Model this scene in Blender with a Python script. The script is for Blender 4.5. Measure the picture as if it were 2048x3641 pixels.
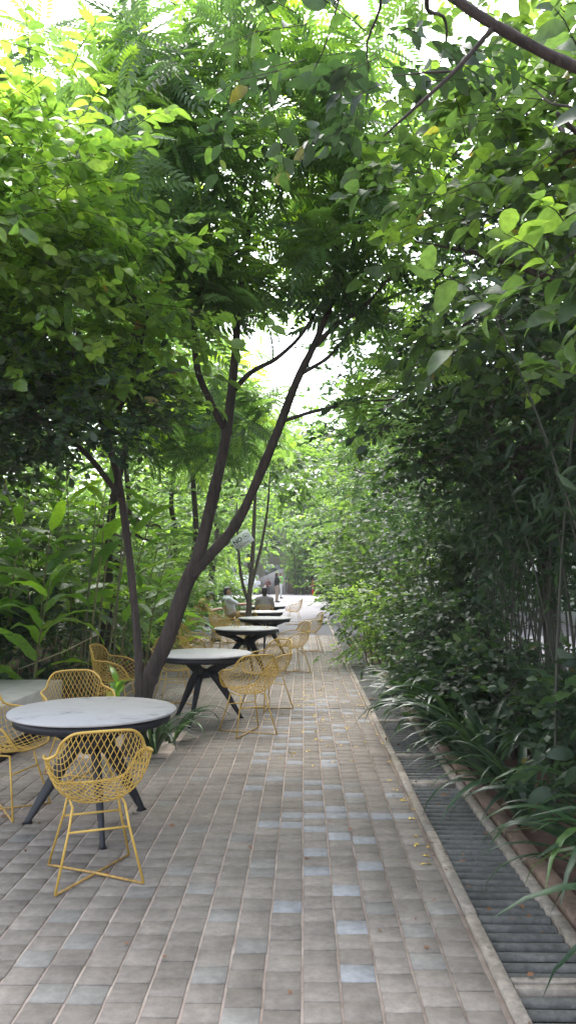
import bpy, bmesh, math, random
import numpy as np
from mathutils import Vector, Matrix

R = math.radians
S = bpy.context.scene
for o in list(bpy.data.objects):
    bpy.data.objects.remove(o)

# ------------------------------------------------------------------ camera, sky, sun, exposure
cam_d = bpy.data.cameras.new("camera")
cam = bpy.data.objects.new("camera", cam_d)
S.collection.objects.link(cam)
cam.location = (0, 0, 1.62)
cam.rotation_euler = (R(90 + 4.48), 0, R(1.166))
cam_d.sensor_fit = 'VERTICAL'
cam_d.sensor_height = 36
cam_d.lens = 27.68
cam_d.clip_end = 600
S.camera = cam

SUN_EL, SUN_AZ = 58.0, -12.0           # azimuth from +Y towards +X
w = bpy.data.worlds.new("World")
S.world = w
w.use_nodes = True
nt = w.node_tree
bg = nt.nodes["Background"]
sky = nt.nodes.new("ShaderNodeTexSky")
sky.sky_type = 'NISHITA'
sky.sun_disc = False
sky.sun_elevation = R(SUN_EL)
sky.sun_rotation = R(SUN_AZ)
sky.dust_density = 3.0
sky.air_density = 1.0
hs = nt.nodes.new("ShaderNodeHueSaturation")
hs.inputs["Saturation"].default_value = 0.45     # thin overcast: a nearly white sky
nt.links.new(sky.outputs[0], hs.inputs["Color"])
nt.links.new(hs.outputs[0], bg.inputs[0])
bg.inputs[1].default_value = 0.15

sun_d = bpy.data.lights.new("sun", 'SUN')
sun_d.energy = 1.1
sun_d.angle = R(50)
sun_d.color = (1, 0.98, 0.95)
sun = bpy.data.objects.new("sun", sun_d)
S.collection.objects.link(sun)
el, az = R(SUN_EL), R(SUN_AZ)
sv = Vector((math.sin(az) * math.cos(el), math.cos(az) * math.cos(el), math.sin(el)))
sun.rotation_euler = sv.to_track_quat('Z', 'Y').to_euler()

S.view_settings.view_transform = 'Standard'
S.view_settings.look = 'None'
S.view_settings.gamma = 1
S.view_settings.exposure = 2.75
S.render.engine = 'CYCLES'
S.cycles.max_bounces = 12
S.cycles.diffuse_bounces = 7
S.cycles.transmission_bounces = 7
S.cycles.glossy_bounces = 3
S.cycles.use_denoising = True

# ------------------------------------------------------------------ helpers
COL = S.collection


def props(o, label=None, cat=None, group=None, kind=None):
    if label: o["label"] = label
    if cat: o["category"] = cat
    if group: o["group"] = group
    if kind: o["kind"] = kind
    return o


def obj(name, mesh, mat=None, parent=None, kind=None):
    o = bpy.data.objects.new(name, mesh)
    COL.objects.link(o)
    if mat is not None and len(mesh.materials) == 0:
        mesh.materials.append(mat)
    if parent is not None:
        o.parent = parent
    if kind: o["kind"] = kind
    return o


def empty(name, loc=(0, 0, 0), rz=0):
    o = bpy.data.objects.new(name, None)
    COL.objects.link(o)
    o.location = loc
    o.rotation_euler = (0, 0, rz)
    o.empty_display_size = .1
    return o


def mesh_np(name, verts, faces_list, tint=None, smooth=False):
    """faces_list: list of (n,k) int arrays"""
    me = bpy.data.meshes.new(name)
    verts = np.asarray(verts, np.float32)
    me.vertices.add(len(verts))
    me.vertices.foreach_set("co", verts.ravel())
    faces_list = [np.asarray(f, np.int32) for f in faces_list if len(f)]
    nl = sum(f.size for f in faces_list)
    npoly = sum(len(f) for f in faces_list)
    me.loops.add(nl)
    me.polygons.add(npoly)
    me.loops.foreach_set("vertex_index", np.concatenate([f.ravel() for f in faces_list]))
    ls, st = [], 0
    for f in faces_list:
        ls.append(st + np.arange(len(f)) * f.shape[1])
        st += f.size
    me.polygons.foreach_set("loop_start", np.concatenate(ls).astype(np.int32))
    if smooth:
        me.polygons.foreach_set("use_smooth", np.ones(npoly, bool))
    me.update(calc_edges=True)
    if tint is not None:
        a = me.attributes.new("tint", 'FLOAT', 'POINT')
        a.data.foreach_set("value", np.asarray(tint, np.float32))
    return me


class MB:
    """collects simple shapes into one mesh"""
    def __init__(self):
        self.v, self.q, self.t, self.n = [], [], [], 0

    def add(self, verts, quads=(), tris=()):
        self.v.append(np.asarray(verts, float))
        if len(quads): self.q.append(np.asarray(quads) + self.n)
        if len(tris): self.t.append(np.asarray(tris) + self.n)
        self.n += len(verts)
        return self

    def box(self, x0, x1, y0, y1, z0, z1, bev=0.0):
        if bev:
            b = bev
            pts = []
            for z, i in ((z0, 0), (z1 - b, 0), (z1, b)):
                pts += [(x0 + i, y0 + i, z), (x1 - i, y0 + i, z), (x1 - i, y1 - i, z), (x0 + i, y1 - i, z)]
            q = []
            for k in (0, 4):
                for j in range(4):
                    q.append((k + j, k + (j + 1) % 4, k + 4 + (j + 1) % 4, k + 4 + j))
            q.append((8, 9, 10, 11))
            return self.add(pts, q)
        p = [(x, y, z) for z in (z0, z1) for y in (y0, y1) for x in (x0, x1)]
        return self.add(p, [(0, 2, 3, 1), (4, 5, 7, 6), (0, 1, 5, 4), (2, 6, 7, 3), (0, 4, 6, 2), (1, 3, 7, 5)])

    def tube(self, pts, rad, n=8, cap=True, smoothpath=0):
        pts = np.asarray(pts, float)
        rad = np.broadcast_to(np.asarray(rad, float), (len(pts),)).copy()
        if smoothpath:
            pts, rad = resample(pts, rad, smoothpath)
        T = np.gradient(pts, axis=0)
        T /= np.linalg.norm(T, axis=1)[:, None] + 1e-9
        ref = np.array([0, 0, 1.]) if abs(T[0][2]) < .9 else np.array([1., 0, 0])
        a = np.cross(ref, T[0]); a /= np.linalg.norm(a)
        A = []
        for t in T:
            a = a - t * (a @ t); a /= np.linalg.norm(a) + 1e-9
            A.append(a)
        A = np.array(A); B = np.cross(T, A)
        th = np.arange(n) / n * 2 * np.pi
        V = pts[:, None] + rad[:, None, None] * (np.cos(th)[None, :, None] * A[:, None] + np.sin(th)[None, :, None] * B[:, None])
        m = len(pts)
        q = []
        for i in range(m - 1):
            for j in range(n):
                q.append((i * n + j, i * n + (j + 1) % n, (i + 1) * n + (j + 1) % n, (i + 1) * n + j))
        V = V.reshape(-1, 3)
        t = []
        if cap:
            V = np.vstack([V, pts[0], pts[-1]])
            for j in range(n):
                t.append((m * n, (j + 1) % n, j))
                t.append((m * n + 1, (m - 1) * n + j, (m - 1) * n + (j + 1) % n))
        return self.add(V, q, t)

    def lathe(self, prof, n=24, c=(0, 0, 0)):
        V, q, t = [], [], []
        for r, z in prof:
            for j in range(n):
                a = j / n * 2 * math.pi
                V.append((c[0] + r * math.cos(a), c[1] + r * math.sin(a), c[2] + z))
        for i in range(len(prof) - 1):
            for j in range(n):
                q.append((i * n + j, i * n + (j + 1) % n, (i + 1) * n + (j + 1) % n, (i + 1) * n + j))
        return self.add(V, q)

    def build(self, name, mat, parent=None, smooth=False, kind=None, tint=None):
        V = np.vstack(self.v)
        fl = []
        if self.q: fl.append(np.vstack(self.q))
        if self.t: fl.append(np.vstack(self.t))
        me = mesh_np(name, V, fl, smooth=smooth, tint=None if tint is None else np.full(len(V), tint))
        return obj(name, me, mat, parent, kind)


def resample(pts, rad, k):
    P = np.vstack([2 * pts[0] - pts[1], pts, 2 * pts[-1] - pts[-2]])
    op, orr = [], []
    for i in range(1, len(P) - 2):
        for s in range(k):
            t = s / k
            p0, p1, p2, p3 = P[i - 1], P[i], P[i + 1], P[i + 2]
            op.append(.5 * (2 * p1 + (p2 - p0) * t + (2 * p0 - 5 * p1 + 4 * p2 - p3) * t * t + (3 * p1 - p0 - 3 * p2 + p3) * t ** 3))
            orr.append(rad[i - 1] * (1 - t) + rad[i] * t)
    op.append(pts[-1]); orr.append(rad[-1])
    return np.array(op), np.array(orr)


def nrm(v):
    return v / (np.linalg.norm(v, axis=-1, keepdims=True) + 1e-9)


# ------------------------------------------------------------------ materials
def newmat(name):
    m = bpy.data.materials.new(name)
    m.use_nodes = True
    n = m.node_tree.nodes
    return m, m.node_tree, n["Principled BSDF"]


def simple(name, col, rough=.6, metal=0, noise=None, bump=0, scale=20, spec=.5, rnd=0, stain=0):
    m, t, b = newmat(name)
    b.inputs["Base Color"].default_value = (*col, 1)
    b.inputs["Roughness"].default_value = rough
    b.inputs["Metallic"].default_value = metal
    b.inputs["Specular IOR Level"].default_value = spec
    last = None
    if noise or bump:
        tc = t.nodes.new("ShaderNodeTexCoord")
        nz = t.nodes.new("ShaderNodeTexNoise")
        nz.inputs["Scale"].default_value = scale
        nz.inputs["Detail"].default_value = 8
        nz.inputs["Roughness"].default_value = .65
        t.links.new(t.nodes.new("ShaderNodeNewGeometry").outputs["Position"] if stain else tc.outputs["Object"], nz.inputs["Vector"])
        if noise:
            r = t.nodes.new("ShaderNodeValToRGB")
            r.color_ramp.elements[0].position = .3
            r.color_ramp.elements[1].position = .72
            r.color_ramp.elements[0].color = (*noise, 1)
            r.color_ramp.elements[1].color = (*col, 1)
            t.links.new(nz.outputs["Fac"], r.inputs[0])
            last = r.outputs[0]
            t.links.new(last, b.inputs["Base Color"])
        if bump:
            bp = t.nodes.new("ShaderNodeBump")
            bp.inputs["Strength"].default_value = bump
            bp.inputs["Distance"].default_value = .02
            t.links.new(nz.outputs["Fac"], bp.inputs["Height"])
            t.links.new(bp.outputs[0], b.inputs["Normal"])
    if rnd:
        oi = t.nodes.new("ShaderNodeObjectInfo")
        mr = t.nodes.new("ShaderNodeMapRange")
        mr.inputs[3].default_value = 1 - rnd
        mr.inputs[4].default_value = 1 + rnd
        t.links.new(oi.outputs["Random"], mr.inputs[0])
        mx = t.nodes.new("ShaderNodeMix"); mx.data_type = 'RGBA'; mx.blend_type = 'MULTIPLY'
        mx.inputs[0].default_value = 1
        if last: t.links.new(last, mx.inputs[6])
        else: mx.inputs[6].default_value = (*col, 1)
        t.links.new(mr.outputs[0], mx.inputs[7])
        t.links.new(mx.outputs[2], b.inputs["Base Color"])
        if stain:                                            # dirt carried across neighbouring pieces
            ge = t.nodes.new("ShaderNodeNewGeometry")
            for sc_, lo in ((.9, 1 - stain), (3.2, 1 - stain * .8), (26.0, 1 - stain * .8)):
                nz = t.nodes.new("ShaderNodeTexNoise"); nz.inputs["Scale"].default_value = sc_; nz.inputs["Detail"].default_value = 7; nz.inputs["Roughness"].default_value = .7
                t.links.new(ge.outputs["Position"], nz.inputs["Vector"])
                m3 = t.nodes.new("ShaderNodeMapRange"); m3.inputs[1].default_value = .35; m3.inputs[2].default_value = .62
                m3.inputs[3].default_value = lo; m3.inputs[4].default_value = 1.08
                t.links.new(nz.outputs["Fac"], m3.inputs[0])
                m4 = t.nodes.new("ShaderNodeMix"); m4.data_type = 'RGBA'; m4.blend_type = 'MULTIPLY'; m4.inputs[0].default_value = 1
                t.links.new(mx.outputs[2], m4.inputs[6]); t.links.new(m3.outputs[0], m4.inputs[7])
                t.links.new(m4.outputs[2], b.inputs["Base Color"]); mx = m4
    return m


def leafmat(name, cols, trans, tfac=.38, rough=.38, spec=.5, use_object=False, under=.5):
    """cols: list of (pos, rgb) along the per-leaf tint; trans: colour of light passing through"""
    m, t, b = newmat(name)
    if use_object:
        at = t.nodes.new("ShaderNodeObjectInfo"); src = at.outputs["Random"]
    else:
        at = t.nodes.new("ShaderNodeAttribute"); at.attribute_name = "tint"; src = at.outputs["Fac"]
    r = t.nodes.new("ShaderNodeValToRGB")
    e = r.color_ramp.elements
    e[0].position, e[0].color = cols[0][0], (*cols[0][1], 1)
    e[1].position, e[1].color = cols[-1][0], (*cols[-1][1], 1)
    for p, c in cols[1:-1]:
        x = e.new(p); x.color = (*c, 1)
    t.links.new(src, r.inputs[0])
    # a faint mottling over each blade
    tc = t.nodes.new("ShaderNodeTexCoord")
    nz = t.nodes.new("ShaderNodeTexNoise"); nz.inputs["Scale"].default_value = 35; nz.inputs["Detail"].default_value = 3
    t.links.new(tc.outputs["Object"], nz.inputs["Vector"])
    mr = t.nodes.new("ShaderNodeMapRange"); mr.inputs[1].default_value = .3; mr.inputs[2].default_value = .7
    mr.inputs[3].default_value = .75; mr.inputs[4].default_value = 1.25
    t.links.new(nz.outputs["Fac"], mr.inputs[0])
    mx = t.nodes.new("ShaderNodeMix"); mx.data_type = 'RGBA'; mx.blend_type = 'MULTIPLY'; mx.inputs[0].default_value = 1
    t.links.new(r.outputs[0], mx.inputs[6]); t.links.new(mr.outputs[0], mx.inputs[7])
    ge = t.nodes.new("ShaderNodeNewGeometry")                 # leaf undersides are paler and duller than the upper face
    ma = t.nodes.new("ShaderNodeMath"); ma.operation = 'MULTIPLY'; ma.inputs[1].default_value = under
    t.links.new(ge.outputs["Backfacing"], ma.inputs[0])
    mu = t.nodes.new("ShaderNodeMix"); mu.data_type = 'RGBA'
    t.links.new(ma.outputs[0], mu.inputs[0]); t.links.new(mx.outputs[2], mu.inputs[6]); mu.inputs[7].default_value = (.15, .185, .125, 1)
    t.links.new(mu.outputs[2], b.inputs["Base Color"])
    b.inputs["Roughness"].default_value = rough
    b.inputs["Specular IOR Level"].default_value = spec
    tr = t.nodes.new("ShaderNodeBsdfTranslucent")
    m2 = t.nodes.new("ShaderNodeMix"); m2.data_type = 'RGBA'; m2.blend_type = 'MULTIPLY'; m2.inputs[0].default_value = 1
    t.links.new(mx.outputs[2], m2.inputs[6]); m2.inputs[7].default_value = (*trans, 1)
    t.links.new(m2.outputs[2], tr.inputs[0])
    ms = t.nodes.new("ShaderNodeMixShader"); ms.inputs[0].default_value = tfac
    t.links.new(b.outputs[0], ms.inputs[1]); t.links.new(tr.outputs[0], ms.inputs[2])
    t.links.new(ms.outputs[0], t.nodes["Material Output"].inputs[0])
    return m


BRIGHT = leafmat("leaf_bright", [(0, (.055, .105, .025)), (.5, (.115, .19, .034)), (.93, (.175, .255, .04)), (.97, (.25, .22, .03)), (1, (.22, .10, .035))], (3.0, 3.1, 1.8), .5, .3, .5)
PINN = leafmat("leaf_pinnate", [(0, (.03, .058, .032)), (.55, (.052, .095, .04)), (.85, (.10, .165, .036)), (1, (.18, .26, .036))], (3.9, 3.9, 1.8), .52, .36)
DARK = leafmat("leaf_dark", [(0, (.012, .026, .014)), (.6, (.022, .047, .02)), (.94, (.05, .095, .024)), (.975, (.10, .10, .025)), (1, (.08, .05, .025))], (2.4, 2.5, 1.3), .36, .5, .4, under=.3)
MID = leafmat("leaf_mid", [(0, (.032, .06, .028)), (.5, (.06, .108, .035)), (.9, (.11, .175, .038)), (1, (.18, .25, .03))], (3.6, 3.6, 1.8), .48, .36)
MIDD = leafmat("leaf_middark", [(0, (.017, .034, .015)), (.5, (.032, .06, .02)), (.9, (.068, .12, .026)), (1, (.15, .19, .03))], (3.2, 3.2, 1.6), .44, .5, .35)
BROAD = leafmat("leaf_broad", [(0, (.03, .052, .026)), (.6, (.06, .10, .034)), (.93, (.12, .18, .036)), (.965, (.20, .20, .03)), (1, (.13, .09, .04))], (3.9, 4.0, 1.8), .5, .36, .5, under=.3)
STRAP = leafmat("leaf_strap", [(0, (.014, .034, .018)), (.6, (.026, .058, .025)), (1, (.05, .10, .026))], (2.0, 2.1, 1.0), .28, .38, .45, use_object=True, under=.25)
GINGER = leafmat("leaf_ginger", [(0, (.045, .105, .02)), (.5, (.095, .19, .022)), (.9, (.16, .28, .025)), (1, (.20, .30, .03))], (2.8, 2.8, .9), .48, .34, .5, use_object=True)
BARK = simple("bark", (.075, .054, .047), .9, noise=(.024, .018, .017), bump=1, scale=16)
for nd in list(BARK.node_tree.nodes):                        # fissures run along the stem
    if nd.type == 'TEX_NOISE':
        mp = BARK.node_tree.nodes.new("ShaderNodeMapping"); mp.inputs["Scale"].default_value = (1.6, 1.6, .35)
        BARK.node_tree.links.new(nd.inputs["Vector"].links[0].from_socket, mp.inputs["Vector"])
        BARK.node_tree.links.new(mp.outputs[0], nd.inputs["Vector"])
BARK2 = simple("bark_pale", (.16, .13, .11), .9, noise=(.07, .055, .045), bump=.7, scale=18)
STEM = simple("stem_green", (.12, .15, .05), .6, noise=(.14, .10, .05), scale=9)
CULM = simple("bamboo_culm", (.05, .048, .03), .7, noise=(.026, .027, .018), scale=8)
YELLOW = simple("yellow_paint", (.56, .37, .075), .5, noise=(.40, .235, .045), scale=14, bump=.15)
RUST = simple("rusty_yellow_paint", (.55, .33, .07), .6, noise=(.13, .075, .035), scale=26, bump=.3)
BLACK = simple("black_metal", (.012, .0125, .017), .55, noise=(.017, .017, .021), scale=40, spec=.35)
CONC = simple("concrete", (.35, .335, .32), .85, noise=(.25, .24, .225), bump=.25, scale=6)
KERB = simple("kerb_stone", (.36, .32, .275), .85, noise=(.23, .195, .165), bump=.3, scale=14, rnd=.1, spec=.2, stain=.35)
KERB_RED = simple("kerb_brown", (.24, .17, .13), .85, noise=(.15, .10, .08), bump=.4, scale=12, rnd=.12, spec=.2, stain=.35)
GRATE = simple("grate_bar", (.165, .165, .158), .7, noise=(.095, .097, .093), bump=.3, scale=30, rnd=.15, spec=.2, stain=.35)
DRAINB = simple("drain_bed", (.018, .018, .018), .9)
SOIL = simple("soil", (.10, .055, .038), .95, noise=(.05, .028, .02), bump=1, scale=9)
GROUND = simple("ground", (.10, .075, .05), .95, noise=(.05, .042, .03), bump=1, scale=2)
MORTAR = simple("joint_sand", (.50, .42, .36), .95, noise=(.22, .16, .13), bump=.4, scale=3.5)
PLAZA = simple("plaza_concrete", (.28, .262, .288), .85, noise=(.22, .205, .222), bump=.1, scale=1.2)
PAVER = simple("paver_tan", (.235, .207, .182), .85, noise=(.185, .162, .142), bump=.3, scale=9, rnd=.12, spec=.12, stain=.22)
PAVER_L = simple("paver_pale", (.285, .288, .298), .8, noise=(.22, .223, .232), bump=.15, scale=11, rnd=.08, spec=.15, stain=.22)
PAVER_G = simple("paver_grey", (.235, .222, .205), .8, noise=(.18, .17, .157), bump=.2, scale=11, rnd=.1, spec=.15, stain=.22)
PETAL = simple("petal", (.62, .42, .04), .6)
DRY = simple("dry_leaf", (.20, .085, .035), .8, noise=(.11, .05, .025), scale=30)
WHITE = simple("white_paint", (.66, .65, .68), .6, noise=(.62, .62, .64), scale=3)
WALLC = simple("wall_concrete", (.22, .205, .205), .85, noise=(.16, .15, .15), scale=2)
WALLB = simple("wall_brown", (.20, .14, .11), .9, noise=(.13, .09, .075), scale=3)
REDP = simple("red_paint", (.55, .03, .035), .4)
SIGNW = simple("sign_board", (.9, .89, .92), .5, noise=(.82, .81, .85), scale=9)
INK = simple("sign_ink", (.03, .028, .035), .6)
GLASS = simple("window_glass", (.05, .06, .07), .1, spec=.8)

# marble table top
MARB, t, b = newmat("table_stone")
tc = t.nodes.new("ShaderNodeTexCoord"); n1 = t.nodes.new("ShaderNodeTexNoise")
n1.inputs["Scale"].default_value = 4; n1.inputs["Detail"].default_value = 10; n1.inputs["Roughness"].default_value = .7; n1.inputs["Distortion"].default_value = .6
t.links.new(tc.outputs["Object"], n1.inputs["Vector"])
r = t.nodes.new("ShaderNodeValToRGB")
r.color_ramp.elements[0].position = .33; r.color_ramp.elements[0].color = (.16, .155, .16, 1)
r.color_ramp.elements[1].position = .50; r.color_ramp.elements[1].color = (.385, .368, .372, 1)
x = r.color_ramp.elements.new(.41); x.color = (.35, .335, .34, 1)
t.links.new(n1.outputs["Fac"], r.inputs[0]); t.links.new(r.outputs[0], b.inputs["Base Color"])
b.inputs["Roughness"].default_value = .6
b.inputs["Specular IOR Level"].default_value = .25

# ------------------------------------------------------------------ ground, path, drain
g = MB(); g.add([(-250, -60, -.16), (250, -60, -.16), (250, 400, -.16), (-250, 400, -.16)], [(0, 1, 2, 3)])
props(g.build("ground", GROUND), kind="structure")

PW, PL = .15, .14
KERB_X = .758
path = empty("path"); props(path, kind="structure")
MB().box(-2.62, KERB_X, -3, 21.0, -.15, -.0075).build("joint_bed", MORTAR, path)

# which pavers are pale (ground positions) and which are grey
rng = np.random.default_rng(5)
pale = [(-.12, 2.57), (.23, 3.38), (.21, 3.70), (.20, 4.23), (.06, 4.46), (.06, 4.70), (-.08, 3.96), (.32, 4.58), (.44, 4.92), (.18, 5.05), (-.06, 5.2), (-.28, 5.3),
        (.62, 6.0), (.44, 5.92), (.26, 6.1), (-.02, 5.99), (.12, 6.33), (.02, 5.78), (.11, 6.05), (.20, 5.62), (.10, 5.15), (.2, 6.8), (-.14, 6.9), (.18, 7.25), (-.2, 7.4), (.42, 7.7),
        (.17, 7.95), (-.02, 7.95), (.06, 8.2), (.32, 8.6), (.05, 8.55), (-.15, 8.7), (.21, 9.0), (.02, 9.1), (-.15, 9.2), (.46, 9.3), (.16, 9.45), (-.02, 9.6), (.08, 9.8), (.25, 9.95), (-.30, 8.1), (-.22, 6.35), (-.33, 7.0)]
grey = [(-.22, 4.37), (-.2, 4.62), (-.33, 3.85), (-.21, 3.63), (-.23, 3.08), (-.38, 3.35), (.62, 4.05), (.50, 3.5), (-.85, 3.2), (-.95, 3.6), (-1.2, 3.9), (-.6, 4.15), (-.75, 4.4), (-.55, 2.8), (-.9, 2.62), (.35, 4.02),
        (-.4, 5.0), (-.7, 5.2), (-.5, 5.7), (-.9, 4.1), (-.45, 6.4)]
cols = [(KERB_X - .017 - PW * (k + 1), KERB_X - .017 - PW * k) for k in range(22)]
cells = []
for ci, (xa, xb) in enumerate(cols):
    y = -1.5 + rng.uniform(0, PL)
    while y < 20.9:
        L = PL * rng.choice([1, 1, 1, 1, 1.02, .98])
        ya, yb = y, y + L
        y = yb
        skip = False
        for s0, s1 in ((5.38, 5.51), (9.48, 9.62)):         # pale transverse courses
            if ci < 7 and yb > s0 and ya < s1:
                if ya < s0 - .03: yb = s0
                elif yb > s1 + .03: ya = s1
                else: skip = True
        if skip or yb - ya < .03: continue
        if xa < -1.26 and xb > -2.45 and yb > 7.12 and ya < 8.2: continue   # planting pit
        kind = 0
        r_ = rng.random()
        if -.5 < xa < .6 and r_ < (.06 if ya > 5.5 else .0): kind = 1
        elif r_ > .975: kind = 2
        cells.append([xa, xb, ya, yb, kind])
    for s0, s1 in ((5.38, 5.51), (9.48, 9.62)):
        if ci < 7: cells.append([xa, xb, s0, s1, 1 if ci < 6 else 2])
C = np.array(cells)


def nearest(p):
    cx, cy = (C[:, 0] + C[:, 1]) / 2, (C[:, 2] + C[:, 3]) / 2
    return int(np.argmin((cx - p[0]) ** 2 + (cy - p[1]) ** 2))


for p_ in pale: cells[nearest(p_)][4] = 1
for p_ in grey: cells[nearest(p_)][4] = 2
camx = lambda c: ((c[0] + c[1]) / 2 + .0204 * (c[2] + c[3]) / 2) / ((c[2] + c[3]) / 2)
vis = [c for c in cells if c[2] > 2.45 and abs(camx(c)) < .395]
vis.sort(key=lambda c: c[2])
single = {id(c) for c in vis[:300]}
unit = {}


def paver_mesh(kind, L):
    key = (kind, round(L, 3))
    if key not in unit:
        gp = .0055
        m = MB().box(-PW / 2 + gp, PW / 2 - gp, -L / 2 + gp * .45, L / 2 - gp * .45, -.03, 0, .0035)
        me = mesh_np("paver", np.vstack(m.v), [np.vstack(m.q)])
        me.materials.append((PAVER, PAVER_L, PAVER_G)[kind])
        unit[key] = me
    return unit[key]


rest = [MB(), MB(), MB()]
tone = []
for c in cells:
    if c[3] < 1.5: continue
    dz = float(rng.normal(0, .0012))
    if id(c) in single:
        o = obj("paver", paver_mesh(c[4], c[3] - c[2]), None, path)
        o.location = ((c[0] + c[1]) / 2 + float(rng.normal(0, .0012)), (c[2] + c[3]) / 2, dz)
        o.rotation_euler = (float(rng.normal(0, .005)), float(rng.normal(0, .005)), float(rng.normal(0, .006)))
    else:
        rest[c[4]].box(c[0] + .0055, c[1] - .0055, c[2] + .0025, c[3] - .0025, -.03, dz, .0035)
for m_, mt in zip(rest, (PAVER, PAVER_L, PAVER_G)):
    m_.build("paver_field", mt, path, kind="stuff")

# plaza beyond the paving
MB().box(-14, 9, 21.0, 66, -.15, -.004).build("plaza", PLAZA)["kind"] = "structure"
MB().box(-6, 1.4, 27.0, 27.6, -.1, 0.0).build("cross_band", simple("plaza_band", (.15, .14, .145), .8))["kind"] = "structure"  # darker strip across the plaza
MB().box(-6, 4, 46.0, 48.2, -.1, 0.0).build("plaza_band", simple("plaza_band_dark", (.17, .16, .17), .8))["kind"] = "structure"

# drain: left kerb strip, slatted cover, right strip, brown kerb
drain = empty("drain_channel"); props(drain, kind="structure")
MB().box(KERB_X, 1.42, -1, 30, -.16, -.05).build("channel_bed", DRAINB, drain)
rs = random.Random(3)
for x0, x1, hgt, mt, nm, seed in ((KERB_X + .006, KERB_X + .062, .012, KERB, "kerb_strip", 1), (1.165, 1.225, .010, KERB, "kerb_strip", 2), (1.245, 1.345, .03, KERB_RED, "kerb_stone", 3)):
    y = .6
    while y < 29:
        L = rs.choice((.9, 1.2, 1.05)) if nm == "kerb_strip" else rs.choice((.45, .6, .5))
        if y < 16 or nm == "kerb_strip":
            o = MB().box(x0, x1, -L / 2 + .003, L / 2 - .003, -.12, hgt, .005).build(nm, mt, drain)
            o.location = (rs.uniform(-.003, .003), y + L / 2, rs.uniform(-.003, .002))
            o.rotation_euler[2] = rs.uniform(-.004, .004)
        y += L
bar_me = None
frames = [3.28, 6.30, 7.22, 8.9, 10.4, 12.2, 14.1, 16, 18, 20, 22.5, 25, 27.5]
y = 1.2
nb = 0
for fy in frames:
    MB().box(KERB_X + .065, 1.162, fy - .055, fy - .02, -.06, .006, .003).build("frame_bar", KERB, drain)
    MB().box(KERB_X + .065, 1.162, fy + .0, fy + .035, -.06, .006, .003).build("frame_bar", KERB, drain)
far_bars = MB()
while y < 27.4:
    if all(abs(y - fy + .01) > .085 for fy in frames):
        if y < 13:
            if bar_me is None:
                ang = np.linspace(0, math.pi, 7)
                V = [(x_, -.030 * math.cos(a), -.022 + .022 * math.sin(a)) for x_ in (KERB_X + .066, 1.158) for a in ang]
                q = [(i, i + 1, 8 + i, 7 + i) for i in range(6)]
                bar_me = mesh_np("grate_bar", V, [np.array(q)[:, ::-1]], smooth=True)
                bar_me.materials.append(GRATE)
            o = obj("grate_bar", bar_me, None, drain)
            o.location = (0, y, rs.uniform(-.003, .001) - .004)
            o.rotation_euler[2] = rs.uniform(-.002, .002)
        else:
            far_bars.box(KERB_X + .066, 1.161, y - .028, y + .028, -.03, -.006, .008)
    y += .09
far_bars.build("grate_bars", GRATE, drain, kind="stuff")

# planting beds
MB().box(1.35, 3.3, -2, 62, -.14, -.03).build("planting_bed_right", SOIL)["kind"] = "structure"
MB().box(-2.45, -1.26, 7.12, 8.2, -.14, -.02).build("planting_pit", SOIL)["kind"] = "structure"
MB().box(-14, -2.62, -2, 62, -.14, -.05).build("planting_bed_left", SOIL)["kind"] = "structure"
MB().box(3.3, 14, -6, 66, -.15, -.02).build("side_court", PLAZA)["kind"] = "structure"

# concrete bench block at the left
b_ = empty("concrete_bench", (-2.56, 8.42, 0))
props(b_, "low grey concrete bench block between the nearest table and the ginger plants", "bench")
MB().box(-1.6, 0, -1.75, 0, .16, .50, .012).build("bench_slab", CONC, b_)
MB().box(-1.5, -.14, -1.6, -.1, -.06, .16).build("plinth", simple("plinth_dark", (.10, .09, .09), .9), b_)

# ------------------------------------------------------------------ chairs
VK = [0, .15, .33, .5, .6, .75, .9, 1.0]
YK = [.235, .16, .01, -.13, -.195, -.240, -.272, -.290]
ZK = [.435, .418, .402, .418, .465, .585, .725, .815]
AK = [.205, .245, .274, .280, .268, .230, .212, .203]
RK = [.03, .165, .248, .245, .205, .108, .02, -.03]


def cubic(xk, yk):
    xk, yk = np.array(xk), np.array(yk)
    m = np.gradient(yk, xk)

    def f(x):
        x = np.clip(x, 0, 1)
        i = np.clip(np.searchsorted(xk, x) - 1, 0, len(xk) - 2)
        h = xk[i + 1] - xk[i]; t_ = (x - xk[i]) / h
        return (2 * t_ ** 3 - 3 * t_ ** 2 + 1) * yk[i] + (t_ ** 3 - 2 * t_ ** 2 + t_) * h * m[i] + (-2 * t_ ** 3 + 3 * t_ ** 2) * yk[i + 1] + (t_ ** 3 - t_ ** 2) * h * m[i + 1]
    return f


fY, fZ, fA, fR = cubic(VK, YK), cubic(VK, ZK), cubic(VK, AK), cubic(VK, RK)


def shell(u, v):
    u, v = np.asarray(u, float), np.asarray(v, float)
    au = np.abs(u)
    xx = fA(v) * np.sin(u * 1.2) / math.sin(1.2)
    wrap = np.clip((v - .45) / .55, 0, 1)
    yy = fY(v) + .12 * wrap * (1 - .35 * wrap) * au ** 2.2
    zz = fZ(v) + fR(v) * au ** 2.5
    return np.stack([xx, yy, zz], -1)


def umax(v):
    v = np.asarray(v, float)
    a = np.ones_like(v)
    hi = v > .86; a[hi] = .55 + .45 * np.sqrt(np.clip(1 - ((v[hi] - .86) / .14) ** 2, 0, 1))
    lo = v < .16; a[lo] = .55 + .45 * np.sqrt(np.clip(1 - ((.16 - v[lo]) / .16) ** 2, 0, 1))
    return a


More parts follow.
